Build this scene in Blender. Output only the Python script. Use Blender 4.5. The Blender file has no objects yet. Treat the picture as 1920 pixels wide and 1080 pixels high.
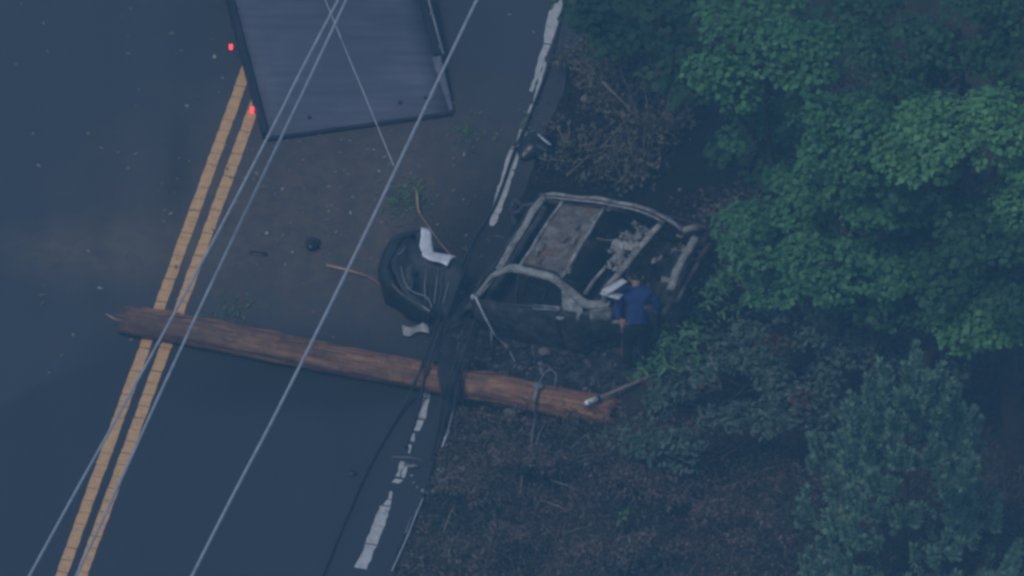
import bpy, math, random
import numpy as np
from mathutils import Vector, noise

# ------------------------------------------------------------------ camera, sky, sun, exposure
SC = bpy.context.scene
COL = SC.collection
random.seed(7)
rng = np.random.default_rng(11)

ELEV = math.radians(42.0)      # the camera looks down this steeply
DIST = 200.0                   # helicopter to wreck, metres
PXM = 145.0                    # photograph pixels per metre at the wreck
SE, CE = math.sin(ELEV), math.cos(ELEV)
CAM = Vector((0, -DIST * CE, DIST * SE))
cd = bpy.data.cameras.new('camera')
cam = bpy.data.objects.new('camera', cd)
COL.objects.link(cam)
cam.location = CAM
cam.rotation_euler = (math.pi / 2 - ELEV, 0, 0)
cd.sensor_width = 36.0
cd.lens = 36.0 * DIST / (1920.0 / PXM)
cd.clip_start = 1.0
cd.clip_end = 2000.0
SC.camera = cam

SUN_EL, SUN_AZ = math.radians(60), math.radians(-132)
world = bpy.data.worlds.new('World')
SC.world = world
world.use_nodes = True
wn = world.node_tree
sky = wn.nodes.new('ShaderNodeTexSky')
sky.sky_type = 'NISHITA'
sky.sun_disc = False
sky.sun_elevation = SUN_EL
sky.sun_rotation = SUN_AZ
sky.air_density = 1.2
sky.dust_density = 0.6
sky.ozone_density = 2.0
wn.links.new(sky.outputs['Color'], wn.nodes['Background'].inputs['Color'])
wn.nodes['Background'].inputs['Strength'].default_value = 0.10

sl = bpy.data.lights.new('sun', 'SUN')
sl.energy = 1.5
sl.angle = math.radians(12)
sl.color = (1.0, 0.95, 0.88)
sun = bpy.data.objects.new('sun', sl)
COL.objects.link(sun)
sd = Vector((math.sin(SUN_AZ) * math.cos(SUN_EL), math.cos(SUN_AZ) * math.cos(SUN_EL), math.sin(SUN_EL)))
sun.rotation_euler = sd.to_track_quat('Z', 'Y').to_euler()
sun.location = (0, 0, 60)

SC.view_settings.view_transform = 'Standard'
SC.view_settings.look = 'None'
SC.view_settings.gamma = 1.0
SC.view_settings.exposure = 0.0
SC.render.engine = 'CYCLES'
SC.cycles.use_denoising = True
SC.cycles.max_bounces = 6
SC.cycles.volume_bounces = 1
SC.cycles.filter_width = 3.0

HAZE_DENSITY = 0.00096
HAZE_COLOR = (0.26, 0.62, 0.99)


# ------------------------------------------------------------------ helpers
def P(px, py, h=0.0):
    """point of the place seen at photograph pixel (px, py) that lies h metres above the road"""
    f = PXM * DIST
    d = Vector((0, CE, -SE)) + Vector((1, 0, 0)) * ((px - 960) / f) + Vector((0, SE, CE)) * ((540 - py) / f)
    t = (h - CAM.z) / d.z
    return CAM + d * t


def wloc(o):
    v = Vector((0, 0, 0))
    while o is not None:
        v = v + o.location
        o = o.parent
    return v


def tag(o, label=None, cat=None, group=None, kind=None):
    if label: o['label'] = label
    if cat: o['category'] = cat
    if group: o['group'] = group
    if kind: o['kind'] = kind
    return o


def empty(name, loc, label, cat, group=None):
    o = bpy.data.objects.new(name, None)
    o.empty_display_size = 0.2
    o.location = loc
    COL.objects.link(o)
    return tag(o, label, cat, group)


def link_mesh(name, me, m, parent=None, smooth=True):
    if m: me.materials.append(m)
    o = bpy.data.objects.new(name, me)
    COL.objects.link(o)
    if parent is not None: o.parent = parent
    if smooth:
        me.polygons.foreach_set('use_smooth', [True] * len(me.polygons))
    return o


class MB:
    def __init__(s):
        s.v, s.f = [], []

    def add(s, vs, fs):
        b = len(s.v)
        s.v += [tuple(x) for x in vs]
        s.f += [tuple(i + b for i in f) for f in fs]
        return s

    def box(s, c, size, ax=(1, 0, 0), ay=(0, 1, 0), az=(0, 0, 1)):
        c, ax, ay, az = Vector(c), Vector(ax), Vector(ay), Vector(az)
        vs = []
        for k in (-.5, .5):
            for j in (-.5, .5):
                for i in (-.5, .5):
                    vs.append(c + ax * (i * size[0]) + ay * (j * size[1]) + az * (k * size[2]))
        return s.add(vs, [(0, 2, 3, 1), (4, 5, 7, 6), (0, 1, 5, 4), (2, 6, 7, 3), (0, 4, 6, 2), (1, 3, 7, 5)])

    def tube(s, pts, r, n=8, jit=0.0, caps=True):
        pts = [Vector(p) for p in pts]
        if not isinstance(r, (list, tuple)): r = [r] * len(pts)
        vs, fs = [], []
        pv = None
        for i, p in enumerate(pts):
            t = (pts[min(i + 1, len(pts) - 1)] - pts[max(i - 1, 0)])
            if t.length < 1e-9: t = Vector((0, 0, 1))
            t.normalize()
            if pv is None:
                a = Vector((0, 0, 1)) if abs(t.z) < .9 else Vector((1, 0, 0))
                u = (a - t * a.dot(t)).normalized()
            else:
                u = (pv - t * pv.dot(t)).normalized()
            pv = u
            w = t.cross(u)
            for k in range(n):
                a = 2 * math.pi * k / n
                rr = r[i] * (1 + jit * (random.random() - .5) * 2)
                vs.append(p + (u * math.cos(a) + w * math.sin(a)) * rr)
        for i in range(len(pts) - 1):
            for k in range(n):
                a, b = i * n + k, i * n + (k + 1) % n
                fs.append((a, b, b + n, a + n))
        if caps:
            fs.append(tuple(range(n))[::-1])
            fs.append(tuple((len(pts) - 1) * n + k for k in range(n)))
        return s.add(vs, fs)

    def slab(s, G, t):
        """thick sheet over a grid of points G[i][j]"""
        ni, nj = len(G), len(G[0])
        top = [Vector(G[i][j]) for i in range(ni) for j in range(nj)]
        nr = []
        for i in range(ni):
            for j in range(nj):
                a = Vector(G[min(i + 1, ni - 1)][j]) - Vector(G[max(i - 1, 0)][j])
                b = Vector(G[i][min(j + 1, nj - 1)]) - Vector(G[i][max(j - 1, 0)])
                n = a.cross(b)
                nr.append(n.normalized() if n.length > 1e-12 else Vector((0, 0, 1)))
        bot = [p - n * t for p, n in zip(top, nr)]
        N = ni * nj
        fs = []
        for i in range(ni - 1):
            for j in range(nj - 1):
                a, b, c, d = i * nj + j, (i + 1) * nj + j, (i + 1) * nj + j + 1, i * nj + j + 1
                fs.append((a, b, c, d))
                fs.append((N + a, N + d, N + c, N + b))
        for i in range(ni - 1):
            a, b = i * nj, (i + 1) * nj
            fs.append((a, N + a, N + b, b))
            a, b = i * nj + nj - 1, (i + 1) * nj + nj - 1
            fs.append((a, b, N + b, N + a))
        for j in range(nj - 1):
            a, b = j, j + 1
            fs.append((a, b, N + b, N + a))
            a, b = (ni - 1) * nj + j, (ni - 1) * nj + j + 1
            fs.append((a, N + a, N + b, b))
        return s.add(top + bot, fs)

    def prism(s, poly, h):
        """flat plate over a polygon of 3-D points, h thick downwards"""
        n = len(poly)
        vs = [Vector(p) for p in poly] + [Vector(p) - Vector((0, 0, h)) for p in poly]
        fs = [tuple(range(n)), tuple(range(n, 2 * n))[::-1]]
        for i in range(n):
            j = (i + 1) % n
            fs.append((i, n + i, n + j, j))
        return s.add(vs, fs)

    def chunk(s, c, r, flat=.7):
        c = Vector(c)
        ico = [(0, 0, 1), (.89, 0, .45), (.28, .85, .45), (-.72, .53, .45), (-.72, -.53, .45), (.28, -.85, .45),
               (.72, .53, -.45), (-.28, .85, -.45), (-.89, 0, -.45), (-.28, -.85, -.45), (.72, -.53, -.45), (0, 0, -1)]
        sx, sy = random.uniform(.7, 1.3), random.uniform(.7, 1.3)
        a = random.random() * 6.28
        vs = []
        for x, y, z in ico:
            k = r * random.uniform(.75, 1.2)
            x, y = x * sx, y * sy
            vs.append(c + Vector((x * math.cos(a) - y * math.sin(a), x * math.sin(a) + y * math.cos(a), z * flat)) * k)
        fs = [(0, 1, 2), (0, 2, 3), (0, 3, 4), (0, 4, 5), (0, 5, 1), (1, 6, 2), (2, 7, 3), (3, 8, 4), (4, 9, 5), (5, 10, 1),
              (6, 7, 2), (7, 8, 3), (8, 9, 4), (9, 10, 5), (10, 6, 1), (11, 7, 6), (11, 8, 7), (11, 9, 8), (11, 10, 9), (11, 6, 10)]
        return s.add(vs, fs)

    def crumple(s, amp, scale, start=0):
        for i in range(start, len(s.v)):
            p = Vector(s.v[i])
            d = noise.noise_vector(p * scale + Vector((3.1, 7.7, 1.3)))
            s.v[i] = tuple(p + d * amp)
        return s

    def build(s, name, m, parent=None, smooth=True):
        b = wloc(parent) if parent is not None else Vector((0, 0, 0))
        me = bpy.data.meshes.new(name)
        me.from_pydata([(x - b.x, y - b.y, z - b.z) for x, y, z in s.v], [], s.f)
        me.update()
        return link_mesh(name, me, m, parent, smooth)


def smoothpath(pts, n=6):
    pts = [Vector(p) for p in pts]
    out = []
    for i in range(len(pts) - 1):
        p0, p1, p2, p3 = pts[max(i - 1, 0)], pts[i], pts[i + 1], pts[min(i + 2, len(pts) - 1)]
        for k in range(n):
            t = k / n
            out.append(.5 * ((2 * p1) + (p2 - p0) * t + (2 * p0 - 5 * p1 + 4 * p2 - p3) * t * t + (3 * p1 - p0 - 3 * p2 + p3) * t ** 3))
    out.append(pts[-1])
    return out


def lerp_table(tab, x):
    if x <= tab[0][0]: return tab[0][1]
    for (a, b), (c, d) in zip(tab, tab[1:]):
        if x <= c: return b + (d - b) * (x - a) / (c - a)
    return tab[-1][1]


# ------------------------------------------------------------------ materials
def new_mat(name):
    m = bpy.data.materials.new(name)
    m.use_nodes = True
    return m, m.node_tree, m.node_tree.nodes['Principled BSDF']


def ramp(nt, fac, stops):
    r = nt.nodes.new('ShaderNodeValToRGB')
    el = r.color_ramp.elements
    while len(el) < len(stops): el.new(.5)
    for e, (p, c) in zip(el, stops):
        e.position = p
        e.color = (c[0], c[1], c[2], 1) if not isinstance(c, (int, float)) else (c, c, c, 1)
    nt.links.new(fac, r.inputs['Fac'])
    return r.outputs['Color']


def objcoord(nt):
    return nt.nodes.new('ShaderNodeNewGeometry').outputs['Position']


def noisetex(nt, scale, detail=4, rough=.6, vec=None):
    n = nt.nodes.new('ShaderNodeTexNoise')
    n.inputs['Scale'].default_value = scale
    n.inputs['Detail'].default_value = detail
    n.inputs['Roughness'].default_value = rough
    nt.links.new(vec if vec is not None else objcoord(nt), n.inputs['Vector'])
    return n.outputs['Fac']


def bump(nt, bs, h, strength, dist=.02):
    b = nt.nodes.new('ShaderNodeBump')
    b.inputs['Strength'].default_value = strength
    b.inputs['Distance'].default_value = dist
    nt.links.new(h, b.inputs['Height'])
    nt.links.new(b.outputs['Normal'], bs.inputs['Normal'])


def mix(nt, fac, a, b):
    m = nt.nodes.new('ShaderNodeMix')
    m.data_type = 'RGBA'
    for sock, val in ((m.inputs['Factor'], fac), (m.inputs['A'], a), (m.inputs['B'], b)):
        pass
    fi, ai, bi = m.inputs[0], m.inputs[6], m.inputs[7]
    for sock, val in ((fi, fac), (ai, a), (bi, b)):
        if isinstance(val, (int, float)): sock.default_value = val
        elif isinstance(val, tuple): sock.default_value = (*val, 1)
        else: nt.links.new(val, sock)
    return m.outputs[2]


def math_node(nt, op, a, b=None, clamp=False):
    m = nt.nodes.new('ShaderNodeMath')
    m.operation = op
    m.use_clamp = clamp
    for i, val in enumerate((a, b)):
        if val is None: continue
        if isinstance(val, (int, float)): m.inputs[i].default_value = val
        else: nt.links.new(val, m.inputs[i])
    return m.outputs[0]


def ellipse(nt, c, rx, ry, soft, nscale=1.2, namp=.5, rot=0.0):
    """1 inside an ellipse on the ground, 0 outside, with an uneven rim"""
    mp = nt.nodes.new('ShaderNodeMapping')
    mp.vector_type = 'TEXTURE'
    mp.inputs['Location'].default_value = (c[0], c[1], 0)
    mp.inputs['Rotation'].default_value = (0, 0, rot)
    mp.inputs['Scale'].default_value = (rx, ry, 1e4)
    nt.links.new(objcoord(nt), mp.inputs['Vector'])
    ln = nt.nodes.new('ShaderNodeVectorMath')
    ln.operation = 'LENGTH'
    nt.links.new(mp.outputs[0], ln.inputs[0])
    nz = noisetex(nt, nscale, 5, .65)
    d = math_node(nt, 'ADD', ln.outputs['Value'], math_node(nt, 'MULTIPLY', math_node(nt, 'SUBTRACT', nz, .5), namp))
    mr = nt.nodes.new('ShaderNodeMapRange')
    mr.inputs['From Min'].default_value = 1 + soft
    mr.inputs['From Max'].default_value = 1 - soft
    nt.links.new(d, mr.inputs['Value'])
    return mr.outputs[0]


def plain(name, c1, c2=None, scale=6.0, rough=.7, metal=0.0, bmp=0.0, bscale=40.0, spec=.3, c3=None):
    m, nt, bs = new_mat(name)
    bs.inputs['Roughness'].default_value = rough
    bs.inputs['Metallic'].default_value = metal
    bs.inputs['Specular IOR Level'].default_value = spec
    if c2 is None: c2 = tuple(x * .7 for x in c1)
    st = [(.32, c2), (.66, c1)] if c3 is None else [(.3, c2), (.5, c1), (.68, c3)]
    nt.links.new(ramp(nt, noisetex(nt, scale, 6, .65), st), bs.inputs['Base Color'])
    if bmp: bump(nt, bs, noisetex(nt, bscale, 4), bmp)
    return m


def leafmat(name, cols, rough=.6, trans=.25):
    """leaf colour differs from leaf to leaf"""
    m, nt, bs = new_mat(name)
    g = nt.nodes.new('ShaderNodeNewGeometry')
    st = [(i / max(1, len(cols) - 1), c) for i, c in enumerate(cols)]
    c = ramp(nt, g.outputs['Random Per Island'], st)
    c = mix(nt, ramp(nt, noisetex(nt, 1.3, 3), [(.35, .0), (.7, .35)]), c, cols[0])
    nt.links.new(c, bs.inputs['Base Color'])
    bs.inputs['Roughness'].default_value = rough
    bs.inputs['Specular IOR Level'].default_value = .25
    tr = nt.nodes.new('ShaderNodeBsdfTranslucent')
    nt.links.new(c, tr.inputs['Color'])
    mx = nt.nodes.new('ShaderNodeMixShader')
    mx.inputs[0].default_value = trans
    out = nt.nodes['Material Output']
    nt.links.new(bs.outputs[0], mx.inputs[1])
    nt.links.new(tr.outputs[0], mx.inputs[2])
    nt.links.new(mx.outputs[0], out.inputs['Surface'])
    return m


M = {}
M['char'] = plain('char', (.020, .020, .022), (.008, .008, .009), 9, .85, bmp=.4)
M['soot'] = plain('soot', (.035, .035, .038), (.012, .012, .013), 5, .8, bmp=.3, c3=(.07, .068, .066))
def burnt(name, c_dark, c_mid, c_light, c_rust, rust):
    """scorched sheet steel: ash, soot blotches, rust streaks and flaked edges"""
    m, nt, bs = new_mat(name)
    c = ramp(nt, noisetex(nt, 7, 8, .72), [(.34, c_dark), (.5, c_mid), (.64, c_light)])
    c = mix(nt, ramp(nt, noisetex(nt, 2.3, 6, .7), [(.5, 0.0), (.68, rust)]), c, c_rust)
    c = mix(nt, ramp(nt, noisetex(nt, 26, 5, .7), [(.52, 0.0), (.66, .7)]), c, c_dark)
    nt.links.new(c, bs.inputs['Base Color'])
    bs.inputs['Roughness'].default_value = .85
    bs.inputs['Specular IOR Level'].default_value = .15
    bump(nt, bs, noisetex(nt, 18, 6, .7), .6, .02)
    return m


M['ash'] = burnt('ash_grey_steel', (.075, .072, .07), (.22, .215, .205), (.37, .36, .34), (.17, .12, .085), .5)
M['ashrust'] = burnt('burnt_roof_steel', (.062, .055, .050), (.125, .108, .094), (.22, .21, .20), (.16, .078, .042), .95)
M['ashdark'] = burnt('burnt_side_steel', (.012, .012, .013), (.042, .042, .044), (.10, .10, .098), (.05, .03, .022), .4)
M['pale'] = plain('bare_pale_metal', (.52, .53, .55), (.33, .33, .35), 8, .5)
M['white'] = plain('white_car_paint', (.62, .63, .66), (.42, .42, .45), 9, .4)
M['plastic'] = plain('black_bumper_plastic', (.009, .010, .012), (.005, .005, .006), 6, .38, spec=.45)
M['grayplastic'] = plain('grey_underside_plastic', (.030, .033, .037), (.010, .011, .013), 5, .6, bmp=.2)
M['wood'] = plain('weathered_red_brown_pole_wood', (.21, .095, .05), (.075, .042, .03), 3, .85, bmp=.5, bscale=60, c3=(.30, .145, .075))
M['splinter'] = plain('fresh_splintered_wood', (.42, .27, .17), (.25, .15, .09), 10, .85)
M['splinterdark'] = plain('weathered_splinter', (.26, .17, .11), (.13, .085, .06), 9, .9)
M['stick'] = plain('bare_brown_stick', (.30, .17, .11), (.16, .09, .06), 12, .85)
M['greystick'] = plain('grey_dead_stick', (.22, .19, .16), (.11, .09, .075), 10, .9)
M['wire'] = plain('aluminium_wire', (.34, .36, .40), (.22, .23, .26), 8, .5)
M['cable'] = plain('black_cable_rubber', (.022, .024, .028), (.012, .013, .016), 10, .6)
M['galv'] = plain('galvanised_steel', (.24, .25, .27), (.13, .13, .14), 12, .55, metal=.3)
M['deck'] = None
M['frame'] = plain('dark_painted_steel', (.016, .018, .026), (.008, .009, .014), 6, .6)
M['bark'] = plain('tree_bark', (.060, .048, .039), (.028, .023, .019), 9, .9, bmp=.5)
M['rock'] = plain('rubble_stone', (.17, .16, .15), (.08, .075, .07), 9, .9, bmp=.4)
M['skin'] = plain('skin', (.27, .16, .12), (.24, .14, .10), 20, .55)
M['hair'] = plain('dark_hair', (.02, .015, .012), (.010, .008, .006), 60, .6)
M['shirt'] = plain('blue_work_shirt', (.018, .036, .15), (.009, .020, .085), 9, .85, bmp=.2, bscale=12)
M['trousers'] = plain('dark_navy_trousers', (.005, .006, .009), (.003, .003, .005), 7, .85)
M['boot'] = plain('black_boot', (.012, .011, .011), None, 9, .6)
M['orange'] = plain('orange_brown_handle', (.42, .15, .06), (.28, .10, .045), 14, .7)
M['whitepaint'] = plain('white_tip_paint', (.78, .78, .76), (.62, .62, .60), 10, .6)

M['maple'] = leafmat('maple_leaf', [(.032, .112, .040), (.048, .150, .052), (.068, .192, .066), (.094, .235, .085)])
M['maplebright'] = leafmat('bright_maple_leaf', [(.056, .165, .050), (.078, .21, .064), (.104, .26, .082), (.135, .31, .105)])
M['maplemid'] = leafmat('shade_painted_maple_leaf', [(.018, .066, .026), (.028, .090, .032), (.040, .115, .040)])  # darker copy of the maple leaf, with shade put into its colour
M['mapledark'] = leafmat('shade_painted_leaf', [(.012, .042, .018), (.020, .060, .024), (.028, .078, .030)])  # darkest leaves, the shade of the wood put into their colour
M['spray'] = leafmat('soft_green_spray_leaf', [(.06, .145, .062), (.092, .195, .085), (.13, .25, .115)])
M['blueleaf'] = leafmat('dull_shrub_leaf', [(.036, .074, .052), (.062, .108, .075), (.09, .135, .10), (.125, .15, .125)])
M['redleaf'] = leafmat('reddened_shrub_leaf', [(.13, .038, .034), (.10, .045, .038), (.05, .06, .045), (.085, .058, .05)])
M['brownleaf'] = leafmat('brown_dry_leaf', [(.055, .038, .036), (.082, .058, .052), (.112, .083, .072), (.15, .118, .10)], trans=.1)
M['coverleaf'] = leafmat('ground_cover_leaf', [(.022, .036, .026), (.036, .052, .036), (.055, .066, .050), (.075, .072, .06)], trans=.15)
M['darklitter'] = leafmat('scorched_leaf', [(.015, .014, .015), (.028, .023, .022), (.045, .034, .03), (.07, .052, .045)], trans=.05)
M['dryleaf'] = leafmat('pale_dry_leaf', [(.055, .048, .036), (.10, .09, .06), (.15, .13, .09), (.09, .11, .06)], trans=.15)
M['needle'] = leafmat('pine_needle', [(.12, .22, .145), (.155, .275, .18), (.20, .33, .225)], trans=.15)
M['litter'] = leafmat('fallen_leaf', [(.08, .085, .06), (.15, .13, .09), (.24, .22, .17), (.34, .33, .29)], trans=.1)
M['grass'] = leafmat('weed_leaf', [(.05, .10, .04), (.08, .14, .05), (.13, .17, .08)], trans=.2)

# asphalt
m, nt, bs = new_mat('asphalt')
base = ramp(nt, noisetex(nt, 90, 3, .7), [(.3, (.028, .031, .041)), (.5, (.043, .047, .060)), (.75, (.062, .066, .080))])
base = mix(nt, ramp(nt, noisetex(nt, .8, 5, .6), [(.35, 0.0), (.7, .5)]), base, (.051, .053, .062))
e = P(640, 400); dirt = ellipse(nt, e, 2.6, 2.1, .55, 1.4, .9)
e = P(210, 470); dirt2 = ellipse(nt, e, 1.25, .55, .6, 2.2, .9)
e = P(800, 440); dirt3 = ellipse(nt, e, 1.3, 1.5, .6, 1.8, 1.0)
dm = math_node(nt, 'MAXIMUM', dirt, dirt3)
dm = math_node(nt, 'MULTIPLY', dm, ramp(nt, noisetex(nt, 5, 6, .75), [(.35, .25), (.65, 1.0)]))
base = mix(nt, math_node(nt, 'MULTIPLY', dm, .9), base, (.118, .084, .058))
base = mix(nt, math_node(nt, 'MULTIPLY', dirt2, ramp(nt, noisetex(nt, 4, 6, .75), [(.35, .15), (.65, .8)])), base, (.135, .105, .080))
mp = nt.nodes.new('ShaderNodeMapping')
mp.inputs['Rotation'].default_value = (0, 0, math.radians(13))
mp.inputs['Scale'].default_value = (1.1, .05, 1)
nt.links.new(objcoord(nt), mp.inputs['Vector'])
base = mix(nt, ramp(nt, noisetex(nt, 1.0, 3, .5, mp.outputs[0]), [(.42, 0.0), (.62, .22)]), base, (.024, .026, .030))
wet = ellipse(nt, (-2.8, -4.5), 4.8, 3.6, .010, .5, .05)
wet2 = ellipse(nt, P(600, 720), 2.6, .9, .6, .8, .5)
wm = math_node(nt, 'MAXIMUM', math_node(nt, 'MULTIPLY', wet, .42), math_node(nt, 'MULTIPLY', wet2, .70))
e = P(335, 315); skid = ellipse(nt, e, .18, .75, .5, 1.5, .5)
wm = math_node(nt, 'MAXIMUM', wm, math_node(nt, 'MULTIPLY', skid, .35))
e = P(960, 560); soot = ellipse(nt, e, 1.35, 2.6, .35, 1.3, .7)
wm = math_node(nt, 'MAXIMUM', wm, math_node(nt, 'MULTIPLY', soot, .8))
base = mix(nt, wm, base, (.010, .011, .012))
nt.links.new(base, bs.inputs['Base Color'])
nt.links.new(mix(nt, wm, (.92,) * 3, (.72,) * 3), bs.inputs['Roughness'])
bs.inputs['Specular IOR Level'].default_value = .2
bump(nt, bs, noisetex(nt, 110, 3), .35, .01)
M['asphalt'] = m

# verge soil
m, nt, bs = new_mat('verge_soil')
base = ramp(nt, noisetex(nt, 7, 7, .7), [(.3, (.016, .015, .014)), (.5, (.036, .031, .028)), (.72, (.066, .056, .048))])
base = mix(nt, ramp(nt, noisetex(nt, .7, 4), [(.4, 0.0), (.65, .6)]), base, (.03, .038, .022))
burn = ellipse(nt, P(1130, 450), 3.1, 3.3, .4, .9, .6)
base = mix(nt, math_node(nt, 'MULTIPLY', burn, .85), base, (.009, .009, .009))
nt.links.new(base, bs.inputs['Base Color'])
bs.inputs['Roughness'].default_value = .95
bs.inputs['Specular IOR Level'].default_value = .1
bump(nt, bs, noisetex(nt, 25, 6), .7, .05)
M['soil'] = m


def paint(name, c1, c2, wear):
    m, nt, bs = new_mat(name)
    c = ramp(nt, noisetex(nt, 9, 6, .7), [(.35, c2), (.62, c1)])
    w = ramp(nt, noisetex(nt, 22, 6, .75), [(.5 + wear, 0.0), (.6 + wear, 1.0)])
    nt.links.new(mix(nt, w, c, (.06, .058, .055)), bs.inputs['Base Color'])
    bs.inputs['Roughness'].default_value = .8
    bs.inputs['Specular IOR Level'].default_value = .15
    bump(nt, bs, noisetex(nt, 80, 3), .2, .008)
    return m


M['yellow'] = paint('worn_yellow_paint', (.62, .36, .15), (.47, .27, .13), .08)
M['fogwhite'] = paint('worn_white_paint', (.46, .46, .45), (.32, .32, .31), .07)

# truck bed deck: scuffed painted plate with faint cross streaks
m, nt, bs = new_mat('scuffed_bed_plate')
mp = nt.nodes.new('ShaderNodeMapping')
mp.inputs['Rotation'].default_value = (0, 0, math.radians(-11))
mp.inputs['Scale'].default_value = (.6, 6.0, 6.0)
nt.links.new(objcoord(nt), mp.inputs['Vector'])
st = noisetex(nt, 1.6, 4, .6, mp.outputs[0])
c = ramp(nt, st, [(.35, (.064, .068, .092)), (.65, (.108, .108, .142))])
c = mix(nt, ramp(nt, noisetex(nt, .55, 3), [(.4, 0.0), (.66, .6)]), c, (.034, .040, .058))
nt.links.new(c, bs.inputs['Base Color'])
bs.inputs['Roughness'].default_value = .65
bs.inputs['Specular IOR Level'].default_value = .3
bump(nt, bs, noisetex(nt, 60, 3), .15, .01)
M['deck'] = m


def emit(name, c, strength):
    m, nt, bs = new_mat(name)
    bs.inputs['Base Color'].default_value = (*c, 1)
    bs.inputs['Emission Color'].default_value = (*c, 1)
    bs.inputs['Emission Strength'].default_value = strength
    return m


M['redlamp'] = emit('red_marker_lens', (1.0, .05, .06), 2.2)

# frame of the wreck: it lies nose down and rolled toward the road, its tail up on the bank
_a, _r = math.radians(-30), math.radians(16)
CLh = Vector((math.cos(_a), math.sin(_a), 0))            # toward the rear, along the ground
CWh = Vector((-CLh.y, CLh.x, 0))                         # away from the camera, along the ground
CLT = Vector((CLh.x, CLh.y, .20)).normalized()
CWT = (CWh * math.cos(_r) + Vector((0, 0, math.sin(_r)))).normalized()
CUT = (Vector((0, 0, math.cos(_r))) - CWh * math.sin(_r)).normalized()
CO = P(976, 434, 1.5)


def cv(s, w, z):
    return CO + CLT * s + CWT * w + CUT * (z - 1.5)


# ------------------------------------------------------------------ road and ground
F0, F1 = P(1045, 10), P(680, 1060)
RD = (F0 - F1); RD.z = 0; RD.normalize()          # along the road, away from the camera
RN = Vector((RD.y, -RD.x, 0))                     # across, to the verge
RO = P(861, 540)                                  # on the white edge line


def uv2w(u, v, z=0.0):
    p = RO + RN * u + RD * v
    return Vector((p.x, p.y, z))


def w2uv(x, y):
    d = Vector((x - RO.x, y - RO.y, 0))
    return d.dot(RN), d.dot(RD)


EDGE = .42


def road_edge(v):
    return EDGE + .09 * noise.noise((v * .9, 3.3, 0)) + .05 * noise.noise((v * 4, 1.3, 0))


def ground_h(x, y):
    u, v = w2uv(x, y)
    if u > 0:
        d = max(0, u - EDGE)
    else:
        d = max(0, -8.2 - u)
    if d <= .12: return -.06
    k = min(1, (d - .12) / 2.0)
    h = -.06 - .07 * math.sin(k * math.pi) * (1 if u > 0 else 0)
    h += k * (.10 * noise.noise((x * .8, y * .8, 0)) + .035 * noise.noise((x * 3, y * 3, 2)))
    h += min(1, d / 20) * .25 * noise.noise((x * .1, y * .1, 5))
    # bank under the wreck
    if u > 0 and d < 8:
        dx = Vector((x - CO.x, y - CO.y, 0))
        a, b = dx.dot(CLh), dx.dot(CWh)
        b += .40                                   # the sills stand nearer than the roof centre because of the roll
        pl = CO.z + .20 * a + math.tan(_r) * (b - .0) - 1.5 * math.cos(_r) + .02
        fa = max(0, -a - .1) / .5 if a < 0 else max(0, a - 2.2) / 1.6
        fb = max(0, -b - .75) / .42 if b < 0 else max(0, b - .9) / 1.8
        k2 = max(0, 1 - math.hypot(fa, fb))
        k2 = k2 * k2 * (3 - 2 * k2)
        t = min(max(pl, h), .75)
        h = h + (t - h) * k2
    return h


us = [-300, -150, -80, -40, -20, -14, -10, -8.6] + [-8.0, -6, -4, -2, 0, .3] + [.45 + .12 * i for i in range(85)] + [11.5, 13, 16, 20, 30, 50, 90, 150, 300]
vs_ = [-300, -150, -80, -40, -20, -12] + [-9 + .15 * i for i in range(121)] + [11, 14, 20, 40, 80, 150, 300]
vv, ff = [], []
for v in vs_:
    for u in us:
        p = uv2w(u, v)
        vv.append((p.x, p.y, ground_h(p.x, p.y)))
nu = len(us)
for j in range(len(vs_) - 1):
    for i in range(nu - 1):
        a = j * nu + i
        ff.append((a, a + 1, a + nu + 1, a + nu))
tag(MB().add(vv, ff).build('ground', M['soil']), kind='structure')

vlist = [-300, -100, -30] + [-10 + .1 * i for i in range(201)] + [30, 100, 300]
vv, ff = [], []
for v in vlist:
    r = road_edge(v)
    for u, z in ((-8.3, -.08), (-8.22, 0), (-3.5, 0), (r, 0), (r + .05, -.09)):
        p = uv2w(u, v)
        vv.append((p.x, p.y, z))
for j in range(len(vlist) - 1):
    for i in range(4):
        a = j * 5 + i
        ff.append((a, a + 1, a + 6, a + 5))
road = tag(MB().add(vv, ff).build('road', M['asphalt'], smooth=False), kind='structure')


# double yellow centre line painted across rumble grooves: each painted land between two grooves is its own piece
def centre_line(a, b, width):
    a, b = P(*a), P(*b)
    d = b - a
    L = d.length
    d.normalize()
    n = Vector((d.y, -d.x, 0))
    pitch = .228
    a0 = a - d * 6
    k = int((L + 12) / pitch)
    for i in range(k):
        s0, s1 = i * pitch, (i + 1) * pitch - random.choice((.010, .013, .013, .016, .011, .006))
        mb = MB()
        if not (-1.5 < s0 - 6 < L + 1.5):
            continue
        poly = []
        jw = lambda: random.uniform(-.006, .006)
        for t in (0, .5, 1):
            poly.append(a0 + d * (s0 + (s1 - s0) * t + jw() * .6) + n * (width / 2 + jw()))
        for t in (1, .5, 0):
            poly.append(a0 + d * (s0 + (s1 - s0) * t + jw() * .6) - n * (width / 2 + jw()))
        for p in poly: p.z = .006
        mb.prism(poly, .005)
        mb.build('yellow_line_segment', M['yellow'], road, smooth=False)
    # plain stretches beyond
    for s in (-1, 1):
        p0 = (a - d * 1.6) if s < 0 else (b + d * 1.6)
        p1 = p0 + d * s * 60
        mb = MB()
        q = [p0 + n * width / 2, p1 + n * width / 2, p1 - n * width / 2, p0 - n * width / 2]
        for p in q: p.z = .006
        if s > 0: q = q[::-1]
        mb.prism(q, .004).build('yellow_line', M['yellow'], road, smooth=False)


centre_line((120, 1065), (455, 150), .145)
centre_line((158, 1065), (475, 205), .145)


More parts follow.
